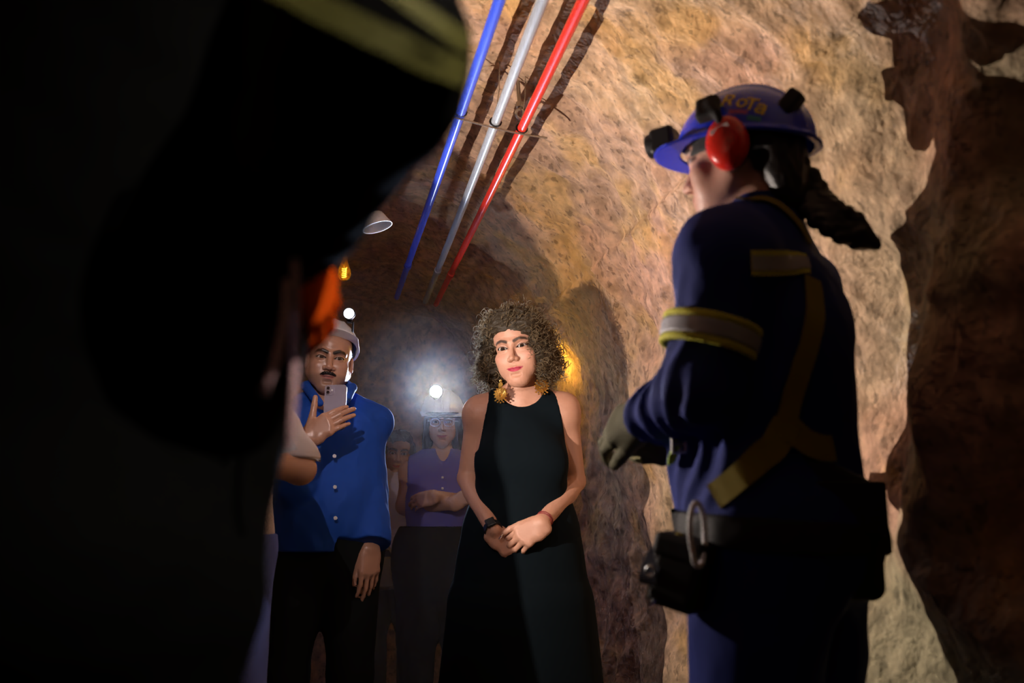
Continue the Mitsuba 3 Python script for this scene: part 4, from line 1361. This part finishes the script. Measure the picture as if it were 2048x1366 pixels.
# harness
put('harness_strap', strap(coverall_f, [(1478, 402), (1530, 404), (1574, 430), (1600, 462), (1614, 490)], .013), 'harness_yellow', 30, 'person_005', 'yellow strap at the collar')
put('harness_strap', strap(coverall_f, [(1620, 560), (1626, 640), (1606, 720), (1580, 800), (1570, 850)], .034), 'harness_yellow', 30, 'person_005', 'yellow strap down the back')
put('harness_strap', strap(coverall_f, [(1572, 846), (1540, 900), (1490, 950), (1430, 996)], .045, .005), 'harness_yellow', 30, 'person_005', 'yellow strap running down to the hip')
put('harness_strap', strap(coverall_f, [(1568, 846), (1606, 884), (1660, 897)], .042, .005), 'harness_yellow', 30, 'person_005')
put('harness_strap', ribbon(spline([at(1348, 838, 1.60), at(1345, 872, 1.585), at(1352, 888, 1.58), at(1348, 905, 1.58), at(1343, 928, 1.59)], 24), np.tile([.2, -1, .0], (24, 1)), .013, .003), 'lime_webbing', 30, 'person_005', 'lime strap end at the front')
bk5 = at(1358, 888, 1.573)
put('buckle', cat(tube([bk5 + [x, 0, z] for x, z in ((-.011, -.014), (.011, -.014), (.011, .014), (-.011, .014))], .0032, 8, closed=True), tube([bk5 + [-.011, 0, 0], bk5 + [.011, 0, 0]], .0026, 8)), 'steel', 40, 'person_005', 'steel buckle of the lime strap')
# belt, pouch, ring, pack
zbelt = at(1450, 1062, XD)[2]
cbelt = np.array([xfig.t[0], XD, zbelt])
tape('person_005', lambda P: smin(coverall_f(P), x_tu(P) - f4(.014), .0), cbelt - [.3, .3, .1], cbelt + [.3, .3, .1], .006, cbelt, xfig.d((0, .10, 1)), .026, .006, 'leather_black', 'belt')
po = at(1362, 1150, 1.50)
Ro = rot([0, 0, 1], -35) @ rot([0, 1, 0], 14)
pmesh = rbox(.082, .058, .105, .016, 4)
pk = put('pouch', cat(xf(pmesh, Ro, po), xf(rbox(.088, .064, .040, .012, 4), Ro, po + Ro @ np.array([0, 0, .040]))), 'leather_black', 40, 'person_005', 'black leather tool pouch on the belt')
tongue = ribbon(spline([at(1345, 1078, 1.515), at(1325, 1098, 1.505), at(1303, 1135, 1.50), at(1297, 1170, 1.505)], 20), np.tile([-.55, -.8, .2], (20, 1)), .030, .004)
pr('leather_lit', (0.05, 0.06, 0.10), 0.45, specular=0.4)  # belt leather made paler and bluer to look lit
tk = put('belt_tongue', tongue, 'leather_lit', 30, 'person_005', 'belt end with two eyelets')
for (px, py) in ((1320, 1108), (1301, 1142)):
    put('eyelet', xf(lathe([(.0045, -.002), (.0095, -.002), (.0095, .001), (.0070, .003), (.0045, .001), (.0045, -.002)], 28), basis((0, 0, 1), (-.55, -.8, .2)), at(px, py, 1.492)), 'steel', 40, tk)
put('prong', cat(tube([at(1296, 1172, 1.50), at(1293, 1192, 1.50)], .0025, 6), tube([at(1300, 1210, 1.50), at(1318, 1190, 1.495)], .0028, 6), tube([at(1292, 1192, 1.50), at(1300, 1212, 1.50)], .0022, 6)), 'steel', 40, tk)
put('knob', xf(trimesh.creation.icosphere(3, .011), t=at(1358, 1079, 1.49)), 'harness_yellow', 40, 'person_005', 'yellow knob on the belt')
rg = seek(coverall_f, 1420, 1062) + np.array([-.030, -.055, 0])
rr_ = []
for a in np.linspace(0, 2 * np.pi, 41)[:-1]:
    rr_.append(rg + np.array([.0145 * math.cos(a), .030 * math.cos(a) * .6, .042 * math.sin(a) - (.008 if math.sin(a) < -.8 else 0)]))
pr('white_metal', (0.90, 0.87, 0.90), 0.5, 0.0)
put('ring', tube(rr_, .0042, 10, closed=True), 'white_metal', 40, 'person_005', 'large white oval ring hanging at the hip')
pkc = at(1650, 1062, 1.56)
pkm = rbox(.150, .115, .215, .022, 4)
top_ = pkm.vertices[:, 2] > .06
pkm.vertices[top_, 2] += np.clip(-pkm.vertices[top_, 0], -.08, .08) * .45
pkR = rot([0, 0, 1], 8)
kk = put('pack', xf(pkm, pkR, pkc), 'leather_black', 40, 'person_005', 'black pack on the belt at the hip')
put('flap', xf(rbox(.154, .012, .085, .005, 3), pkR, pkc + pkR @ np.array([0, -.058, .035])), 'leather_black', 40, kk)
put('boots', mesh_sdf(xfig.sdf([(cap((s * .115, .05, .055), (s * .125, -.13, .045), .052, .044), .02) for s in (-1, 1)] + [(cap((s * .115, .03, .25), (s * .115, .04, .06), .058, .052), .03) for s in (-1, 1)]),
    xfig.t + [-.38, -.38, -.02], xfig.t + [.38, .38, .32], .009), 'shoe_black', parent='person_005')
# gloves
gl1 = union(hand_parts(xwl - xax * .015, (-.62, .72, -.16), (-.60, -.60, .45), -1, [(22, 30, 18), (24, 32, 18), (26, 34, 18), (28, 34, 18)], (25, 15, 15), 2, 1.04, 1.22) + [(cap(xwl - xax * .03, xwl + xax * .02, .036, .033), .015)])
gl2 = union(hand_parts(xwr - xax2 * .01, (-.95, -.25, -.18), (.15, -.85, -.35), 1, [(18, 30, 18), (20, 32, 18), (24, 34, 18), (28, 34, 18)], (30, 10, 15), 3, 1.04, 1.22) + [(cap(xwr - xax2 * .03, xwr + xax2 * .02, .036, .033), .015)])
g1 = mesh_sdf(gl1, xwl - .20, xwl + .20, .0032)
g2 = mesh_sdf(gl2, xwr - .22, xwr + .22, .0032)
put('glove', g1, 'glove_olive', parent='person_005')
put('glove', g2, 'glove_olive', parent='person_005')
# hair and braid
xh_u = union([(ell((0, .016, .036), (.080, .100, .086)), 0), (ell((0, .080, -.050), (.062, .040, .085)), .04), (ell((0, -.085, -.010), (.075, .085, .110)), -.02), (sbox((0, -.11, -.06), (.2, .10, .2), .01), -.01)])
hm6 = mesh_sdf(lambda P: xh_u(P) - ((meshkit.fbm(P * f4([110, 110, 34]), 2, 4) - .5) * .010).astype(f4), (-.12, -.12, -.16), (.12, .16, .14), .004)
bp = spline([XT + XR @ np.array([0, .098, -.070]), at(1616, 384, 1.60), at(1650, 426, 1.575), at(1690, 452, 1.565), at(1722, 474, 1.57)], 60)
lobes = []
tb = np.gradient(bp, axis=0)
tb /= np.linalg.norm(tb, axis=1, keepdims=True)
for i in range(0, 60, 4):
    s = 1 if (i // 4) % 2 else -1
    sd = np.cross(tb[i], [0, -1, 0])
    sd /= np.linalg.norm(sd)
    c = bp[i] + sd * s * .011
    ax = tb[i] * .8 - sd * s * .6
    rr = .023 - .0001 * i
    lobes.append((cap(c - ax * .017, c + ax * .017, rr * .80, rr * .68), .004))
lobes.append((cap(bp[-1], bp[-1] + [.022, 0, -.012], .026, .012), .01))
bu = union(lobes)
hb6 = mesh_sdf(lambda P: bu(P) - ((meshkit.fbm(P * f4(130), 2, 4) - .5) * .006).astype(f4), bp.min(0) - .05, bp.max(0) + .06, .0035)
put('hair', cat(xf(trimesh.Trimesh(hm6[0], hm6[1], process=False), XR, XT, XS), trimesh.Trimesh(hb6[0], hb6[1], process=False)), 'hair_black', True, 'person_005', 'black hair in a thick braid')
put('earring', tube([XT + XR @ (np.array([.083, .016, -.048]) + [.0, .007 * math.cos(a), .007 * math.sin(a)]) for a in np.linspace(0, 6.28, 17)[:-1]], .0011, 6, closed=True), 'gold', 40, 'person_005')
# helmet with hand lettering
XHR = XR @ rot([1, 0, 0], -11)
XHT = XT + XR @ np.array([0, .012, .016])
hk5 = helmet('person_005', XHR, XHT, .88, 'helmet_blue', label='blue hard hat with yellow hand lettering')
hel_u = moved(union([(ell((0, .004, 0), (.116, .142, .122)), 0), (ell((0, .004, .004), (.013, .139, .1225)), .010), (ell((-.040, .004, .004), (.008, .128, .116)), .010), (ell((.040, .004, .004), (.008, .128, .116)), .010)]), XHR, XHT, .88)


def decal(mesh2d, px, py, tilt, depth=.0012, sub=True):
    """A flat shape (x right, y up, metres) laid over the helmet about the spot seen at (px, py)."""
    c = seek(hel_u, px, py)
    c, n = drape(hel_u, [c], 0.0)
    c, n = c[0], n[0]
    u = np.cross([0, 0, 1], n)
    u /= np.linalg.norm(u)
    w = np.cross(n, u)
    a = math.radians(tilt)
    u, w = u * math.cos(a) + w * math.sin(a), w * math.cos(a) - u * math.sin(a)
    m = mesh2d.copy()
    if sub:
        m = m.subdivide_to_size(.006)
    v = np.array(m.vertices)
    ctr = (v.min(0) + v.max(0)) / 2
    p = c + (v[:, :1] - ctr[0]) * u + (v[:, 1:2] - ctr[1]) * w
    q, nn = drape(hel_u, p, 0.0)
    return trimesh.Trimesh(q + nn * (v[:, 2:] * 1.0 + .0001), m.faces, process=False)


for ch, px, py, hgt, tl in (('R', 1458, 200, .027, -14), ('o', 1484, 207, .026, -18), ('T', 1503, 208, .027, -22), ('a', 1521, 219, .027, -26)):
    put('letter', decal(meshkit.text_mesh(ch, hgt, .0012, True), px, py, tl), 'paint_yellow', False, hk5)
put('sticker', decal(trimesh.creation.box((.034, .008, .001)), 1476, 224, -14), 'paint_pink', False, hk5)
put('sticker', decal(trimesh.creation.box((.024, .009, .001)), 1508, 237, -16), 'paint_teal', False, hk5)
# ear muffs: cups on black arms
for s in (1, -1):
    c = XT + XR @ np.array([s * .100, .012, -.012])
    Rm = np.stack([XR[:, 1], XR[:, 2], XR[:, 0] * s], 1)         # z outwards
    prof = [(0, .024), (.020, .0235), (.034, .018), (.041, .008), (.042, -.004), (.038, -.010), (0, -.010)]
    cup = lathe(prof[::-1], 36)
    cup.vertices[:] *= [.90, 1.18, 1]
    mk = put('ear_muff', xf(cup, Rm, c), 'muff_red', 40, 'person_005', 'red ear muff cup with pale marks' if s > 0 else 'red ear muff cup on her far side')
    cu = lathe([(.024, -.026), (.036, -.024), (.039, -.016), (.036, -.009), (.022, -.009), (.024, -.026)], 36)
    cu.vertices[:] *= [.90, 1.18, 1]
    put('cushion', xf(cu, Rm, c), 'matte_black', 40, mk)
    arm = union([(chain([(s * .112, .010, .010), (s * .118, .006, .040), (s * .112, -.006, .060), (s * .102, -.008, .076)], [.007, .008, .009, .008]), 0), (sbox((s * .107, -.012, .058), (.012, .022, .024), .008, rot([0, 1, 0], s * -22)), .006)])
    am = mesh_sdf(arm, (min(s * .07, s * .14), -.05, -.01), (max(s * .07, s * .14), .05, .125), .003)
    put('arm', xf(trimesh.Trimesh(am[0], am[1], process=False), XR, XT), 'matte_black', 40, mk)
    if s > 0:
        for z, w in ((.016, .034), (.004, .026)):
            b = rbox(w, .0085, .0020, .001, 2)
            put('label', xf(b, Rm @ rot([0, 0, 1], 14), c + Rm @ np.array([-.004, z + .004, .0225])), 'pale_mark', 40, mk)  # two pale bars on the face of the cup
lc5 = XHT + XHR @ np.array([0, -.158, .026])
lb = cat(rbox(.050, .050, .052, .010, 4), xf(lathe([(.018, -.030), (.023, -.030), (.025, -.020), (.025, 0), (0, 0)], 28), np.array([[1, 0, 0], [0, 0, 1.0], [0, -1, 0]]) @ np.diag([1, 1, 1]), (0, -.004, 0)))
put('cap_lamp', xf(lb, XHR @ rot([1, 0, 0], 10), lc5), 'black_metal', 40, hk5, 'black cap lamp, switched off')
put('lamp_clip', xf(rbox(.034, .030, .044, .008, 3), XHR @ rot([1, 0, 0], -38), XHT + XHR @ np.array([.052, .098, .052])), 'matte_black', 40, hk5)

# ---------------------------------------------------------------- the dark worker close to the camera
say('person_006', 'worker in black coveralls with orange glove filling the left foreground', 'person')
BD = 0.82
bfig = Fig([-.523, BD, 0.0], 172, 1.06, (0, -8))
b_tor = torso_parts(.18, (.165, .120, .185), (.155, .118, .16), (.150, .115, .13), belly=.02, base=1.40)
bn0 = bfig.w((0, .01, 1.415))
bhR, bhT = head_frame(150, 4, 0), bfig.w((0, -.01, 1.56))
b_h = moved(union(head_parts()), bhR, bhT, 1.0)
bs, be_, bw = at(745, -220, .74), at(722, 130, .60), at(586, 488, .80)
bs2, be2, bw2 = bfig.w((.175, .01, 1.355)), bfig.w((.25, .03, 1.08)), bfig.w((.18, -.20, 1.02))
b_arm = [(chain([bn0, bs], [.052, .060]), .05), (chain([bn0, bs2], [.052, .060]), .05), (cap(bs, be_, .060, .054), .04), (cap(be_, bw, .054, .034), .02),
         (cap(bs2, be2, .060, .050), .04), (cap(be2, bw2, .050, .034), .02)]
b_legs = leg_parts(.075, .07, .88, (.092, .066, .054))
b_tu = bfig.sdf(b_tor)
b_core = union([(b_tu, 0)] + b_arm + [(bfig.sdf(b_legs), .03)])
bb_lo, bb_hi = np.array([-.80, BD - .42, .02]), np.array([.08, BD + .36, 1.62])
bsk = union([(b_tu, 0), (cap(bhT + bhR @ np.array([0, .03, -.08]), bn0, .056, .060), .03)])
v, f, n = multires(lambda P: smin(smin(b_core(P), bsk(P), .01) + .008, b_h(P), .02), [(bb_lo, [bb_hi[0], bb_hi[1], bhT[2] + .16], .012)])
put('body', (v, f, n), 'skin', parent='person_006', color=np.tile(np.array([.34, .19, .12]), (len(v), 1)))
bax, bax2 = (bw - be_) / np.linalg.norm(bw - be_), (bw2 - be2) / np.linalg.norm(bw2 - be2)


barmcut = union([b_arm[3], b_arm[5]])


def bcov_f(P):
    d = b_core(P) - .014 - folds(P, .010, 9, 51, (1, 1, .6)) - folds(P, .004, 26, 52)
    d = smax(d, -ell(bn0 + bfig.d((0, -.06, .06)), (.065, .065, .080))(P), .004)
    for b, ax in ((bw, bax), (bw2, bax2)):
        near = np.linalg.norm(P - b.astype(f4), axis=1) < .10
        near &= barmcut(P) < .045
        d = np.where(near, smax(d, (P - (b - ax * .01).astype(f4)) @ ax.astype(f4), .003), d)
    return smax(d, f4(.06) - P[:, 2], .004).astype(f4)


put('coverall', mesh_sdf(bcov_f, bb_lo, bb_hi, .0078), 'coverall_dark', parent='person_006')
pr('tape_shaded', (0.075, 0.080, 0.008), 0.8)  # yellow tape with the shade put into its colour
bay = lambda P: bcov_f(P)
put('yellow_tape', strap(bay, [(540, -30), (600, 4), (680, 42), (760, 80), (850, 120), (912, 148)], .017, .003, d0=.34, d1=1.3), 'tape_shaded', 30, 'person_006', 'lower yellow tape on the sleeve')
put('yellow_tape', strap(bay, [(700, -70), (760, -20), (820, 25), (880, 65), (918, 88)], .014, .003, d0=.34, d1=1.3), 'tape_shaded', 30, 'person_006', 'upper yellow tape on the sleeve')
put('sleeve_band', strap(bay, [(640, -40), (700, 0), (770, 40), (850, 85), (915, 118)], .020, .0022, d0=.34, d1=1.3), 'coverall_dark', 30, 'person_006', 'dark band between two yellow tapes')
scene['glove_orange'] = {'type': 'twosided', 'bsdf': {'type': 'diffuse', 'reflectance': rgb(.90, .12, .01)}}
bgl = union(hand_parts(bw, (.16, .74, -.46), (.65, -.68, .3), -1, [(10, 25, 15), (14, 28, 15), (18, 30, 15), (22, 30, 15)], (30, 6, 10), 4, .92, 1.05) + [(cap(bw - bax * .03, bw + bax * .01, .037, .036), .015)])
put('glove', mesh_sdf(bgl, bw - .2, bw + .2, .0035), 'glove_orange', parent='person_006', label='orange work glove at the hip')
bgl2 = union(hand_parts(bw2, (.2, .8, -.5), (-.8, -.2, .4), 1, [(15, 25, 15)] * 4, (24, 10, 10), 3, 1.0, 1.1))
put('glove', mesh_sdf(bgl2, bw2 - .2, bw2 + .2, .005), 'glove_orange', parent='person_006')
pr('lit_edge_pink', (0.62, 0.42, 0.45), 0.5)  # pink tubes stand in for light caught on torso and strap edges
put('cord', tube(spline([at(590, 520, .70), at(592, 600, .695), at(591, 700, .69), at(586, 800, .69), at(578, 900, .70)], 30), .0030, 10), 'lit_edge_pink', 40, 'person_006', 'rim light along the side, drawn as a pale pink tube')
put('cord', tube(spline([at(572, 560, .69), at(570, 640, .685), at(552, 720, .68), at(528, 785, .69)], 30), .0030, 10), 'lit_edge_pink', 40, 'person_006', 'lit strap edge curving to the back, drawn as a pale pink tube')
bh_hair = mesh_sdf(union([(ell((0, .018, .038), (.084, .102, .088)), 0), (ell((0, -.105, -.03), (.066, .09, .085)), -.012)]), (-.12, -.13, -.12), (.12, .17, .15), .006)
put('hair', xf(trimesh.Trimesh(bh_hair[0], bh_hair[1], process=False), bhR, bhT), 'hair_black', True, 'person_006')
put('boots', mesh_sdf(bfig.sdf([(cap((s * .10, .05, .055), (s * .11, -.13, .045), .052, .044), .02) for s in (-1, 1)] + [(cap((s * .10, .03, .25), (s * .10, .04, .06), .058, .052), .03) for s in (-1, 1)]),
    bfig.t + [-.38, -.38, -.02], bfig.t + [.38, .38, .32], .012), 'shoe_black', parent='person_006')
# ---------------------------------------------------------------- pipes along the crown of the tunnel
pr('pipe_blue', (0.05, 0.11, 0.85), 0.25, specular=0.6)
pr('pipe_white', (0.36, 0.40, 0.45), 0.3, specular=0.6)
pr('pipe_red', (0.70, 0.030, 0.018), 0.3, specular=0.6)
ZP = 2.09


def pipe_line(px0, py0, px1, py1):
    """The straight run, at about the pipes' height, that shows between two pixels."""
    a, b = at(px0, py0, 1.0) - EYE, at(px1, py1, 1.0) - EYE
    return EYE + a * (ZP - EYE_Z) / a[2], EYE + b * (ZP - EYE_Z) / b[2]


lines = {}
for col, px0, px1, py1 in (('blue', 999, 842, 455), ('white', 1086, 903, 470), ('red', 1168, 935, 480)):
    a, b = pipe_line(px0, 0, px1, py1)
    u = (b - a) / np.linalg.norm(b - a)
    lines[col] = (a, u)
    key = numbered('pipe')
    p0, p1 = a - u * 1.6, b + u * 1.2
    n = 46
    run = p0 + np.linspace(0, 1, n)[:, None] * (p1 - p0)
    run[:, 2] += .004 * np.sin(np.linspace(0, 9, n) + px0)
    say(key, f'{col} pipe running along the tunnel ceiling' + {'blue': ', leftmost of the three', 'white': ' between the blue and the red ones', 'red': ', rightmost of the three'}[col], 'pipe')
    put('tube', tube(run, .0135, 14), 'pipe_' + col, True, key)
    for q in (.30, .86):
        c = p0 + (p1 - p0) * q
        put('coupling', tube([c - u * .022, c + u * .022], .0165, 14), 'pipe_' + col, 40, key)
say('pipe_hanger', 'thin metal rod slung under the three pipes with a dark tie at each pipe', 'pipe hanger')
cross = []
for col, px, py in (('blue', 910, 235), ('white', 990, 256), ('red', 1047, 269)):
    r = at(px, py, 1.0) - EYE
    cross.append(EYE + r * (ZP - .0185 - EYE_Z) / r[2])
rod = [cross[0] + (cross[0] - cross[1]) * .12, cross[0], cross[1], cross[2], cross[2] + (cross[2] - cross[1]) * .85]
rod[-1][2] += .006
pr('dull_steel', (0.45, 0.40, 0.34), 0.4, 0.9)
put('rod', tube(np.concatenate([np.linspace(rod[i], rod[i + 1], 6) for i in range(4)])[[0, 3, 6 + 1, 6 + 4, 12 + 1, 12 + 4, 18 + 1, 23]], .0030, 8), 'dull_steel', 40, 'pipe_hanger')
for (col, c) in zip(('blue', 'white', 'red'), cross):
    a, u = lines[col]
    o = a + u * ((c - a) @ u)
    w = np.cross(u, [0, 0, 1])
    put('tie', tube([o + .0155 * (math.cos(x) * w + math.sin(x) * np.array([0, 0, 1])) + u * .006 * math.sin(x) for x in np.linspace(0, 2 * np.pi, 25)[:-1]], .0030, 6, closed=True), 'matte_black', 40, 'pipe_hanger')
    put('wire', tube([o + [0, 0, .014], o + [.01, 0, .10], o + [.012, .01, .26]], .0016, 6), 'dull_steel', 40, 'pipe_hanger')
say('eye_bolt', 'small metal eye bolt in the ceiling beside the red pipe', 'bolt')
eb = at(1040, 228, 2.60)
put('eye', tube([eb + [.012 * math.cos(x), .004 * math.cos(x), .014 * math.sin(x)] for x in np.linspace(0, 6.283, 21)[:-1]], .0045, 8, closed=True), 'steel', 40, 'eye_bolt')
put('shank', tube([eb + [0, 0, .012], eb + [-.012, .02, .20]], .006, 8), 'dull_steel', 40, 'eye_bolt')
put('nut', tube([eb + [0, 0, .020], eb + [-.002, .003, .036]], .012, 6), 'dull_steel', 30, 'eye_bolt')

# ---------------------------------------------------------------- filament bulbs and the fitting beside the dark sleeve
scene['amber_glass'] = {'type': 'blendbsdf', 'weight': 0.30, 'a': {'type': 'thindielectric', 'specular_transmittance': rgb(1.0, 0.72, 0.30)}, 'b': {'type': 'principledthin', 'base_color': rgb(.9, .45, .06), 'roughness': .3, 'diff_trans': 1.0}}
pr('brass', (0.55, 0.36, 0.14), 0.35, 1.0)
pr('filament', (1, 0.7, 0.2), 0.5)


def bulb(key, top, cord_up, power, glow=None):
    """Teardrop filament bulb hanging from a brass socket; top is the socket's upper end."""
    g = lathe([(.0125, -.046), (.0135, -.060), (.020, -.085), (.028, -.108), (.031, -.125), (.029, -.142), (.020, -.155), (.008, -.160), (0, -.1605)], 32)
    sk = put('socket', xf(lathe([(0, 0), (.010, 0), (.0155, -.006), (.0165, -.036), (.0140, -.048), (0, -.048)], 28), t=top), 'brass', 40, key)
    put('cord', tube(spline([top, top + [0, 0, cord_up * .5], top + [.01, .01, cord_up]], 10), .0030, 8), 'matte_black', 40, key)
    g = xf(g, t=top)
    if ((g.face_normals * (g.triangles_center - [top[0], top[1], 0]))[:, :2]).sum() < 0:
        g.invert()
    if glow is not None:
        scene[key + '__glass'] = mikit.ply(g, 'lens_off', smooth=True, emitter={'type': 'area', 'radiance': rgb(*glow), 'sampling_weight': 0.35})
        return
    put('glass', g, 'amber_glass', True, key)
    put('stem', tube([top + [0, 0, -.050], top + [0, 0, -.096]], .0035, 8), 'lens_off', 40, key)
    t = np.linspace(0, 1, 120)
    a = t * 2 * np.pi * 4.5
    pts = np.stack([.0095 * np.cos(a), .0095 * np.sin(a), -.100 - .044 * t], 1) + top
    scene[key + '__filament'] = mikit.ply(tube(pts, .0012, 6), 'filament', smooth=True, emitter={'type': 'area', 'radiance': rgb(*power), 'sampling_weight': 0.05})


say('light_bulb', 'lit amber filament bulb hanging left of the middle, above the man with the phone', 'light bulb')
bt = at(690, 494, 4.25)
bulb('light_bulb', bt, 2.2 - bt[2], BULB_POWER * 14)
say('light_bulb_001', 'lit amber bulb hanging against the rock behind the curly-haired woman', 'light bulb')
bt2 = at(1095, 684, 4.21)
bulb('light_bulb_001', bt2, 2.15 - bt2[2], 0, BULB_POWER * 30)
say('ceiling_lamp', 'white angled lamp fitting on the ceiling beside the black sleeve', 'lamp fitting')
cl = at(752, 444, 3.1)
shade = lathe([(.018, .030), (.030, .028), (.052, -.020), (.050, -.020), (.029, .024), (.016, .026)], 36)
put('shade', xf(shade, rot([0, 1, 0], -18), cl), 'white_plastic', 40, 'ceiling_lamp')
put('mount', cat(xf(lathe([(0, .05), (.018, .05), (.020, .026), (0, .026)], 24), rot([0, 1, 0], -18), cl), tube([cl + [-.012, 0, .045], cl + [-.02, 0, 2.27 - cl[2]]], .006, 8)), 'matte_black', 40, 'ceiling_lamp')

# added lamp out of view, placed to brighten the dark worker's sleeve and glove
say('ceiling_lamp_001', 'added unseen lamp above the camera, lighting the dark worker', 'lamp fitting')
c2, a2 = np.array([.50, .04, 1.93]), np.array([-.165, .80, 1.13])
R2_ = basis(a2 - c2)
R2z = np.stack([R2_[:, 0], R2_[:, 2], -R2_[:, 1]], 1)
put('shade', xf(shade, R2z, c2), 'white_plastic', 40, 'ceiling_lamp_001')
put('mount', cat(xf(lathe([(0, .05), (.018, .05), (.020, .026), (0, .026)], 24), R2z, c2), tube([c2 + R2z[:, 2] * .045, c2 + [0, 0, .22]], .006, 8)), 'matte_black', 40, 'ceiling_lamp_001')
scene['ceiling_lamp_001__beam'] = {'type': 'spot', 'to_world': T().look_at(origin=(c2 + R2_[:, 1] * .012).tolist(), target=a2.tolist(), up=[0, 0, 1]),
                                   'intensity': rgb(3.6, 2.9, 2.5), 'sampling_weight': 0.4, 'cutoff_angle': 17.0, 'beam_width': 6.0}

# ---------------------------------------------------------------- dusty air deep in the tunnel, lit by the cap lamps
HZ = [tun(t, s, z) for s in (3.62, 5.6) for t in (-.86, .86) for z in (.04, 2.0)]
HB = trimesh.Trimesh(HZ, [[0, 1, 3], [0, 3, 2], [4, 6, 7], [4, 7, 5], [0, 4, 5], [0, 5, 1], [2, 3, 7], [2, 7, 6], [0, 2, 6], [0, 6, 4], [1, 5, 7], [1, 7, 3]], process=False)
HB.fix_normals()
if HB.volume < 0:
    HB.invert()
scene['dust_haze'] = mikit.ply(HB, {'type': 'null'}, smooth=False, interior={'type': 'homogeneous', 'albedo': rgb(.92, .93, .95), 'sigma_t': 0.15, 'phase': {'type': 'hg', 'g': 0.35}})
say('dust_haze', 'bluish dusty haze glowing round the cap lamp of the lady with crossed arms', 'haze', kind='stuff')
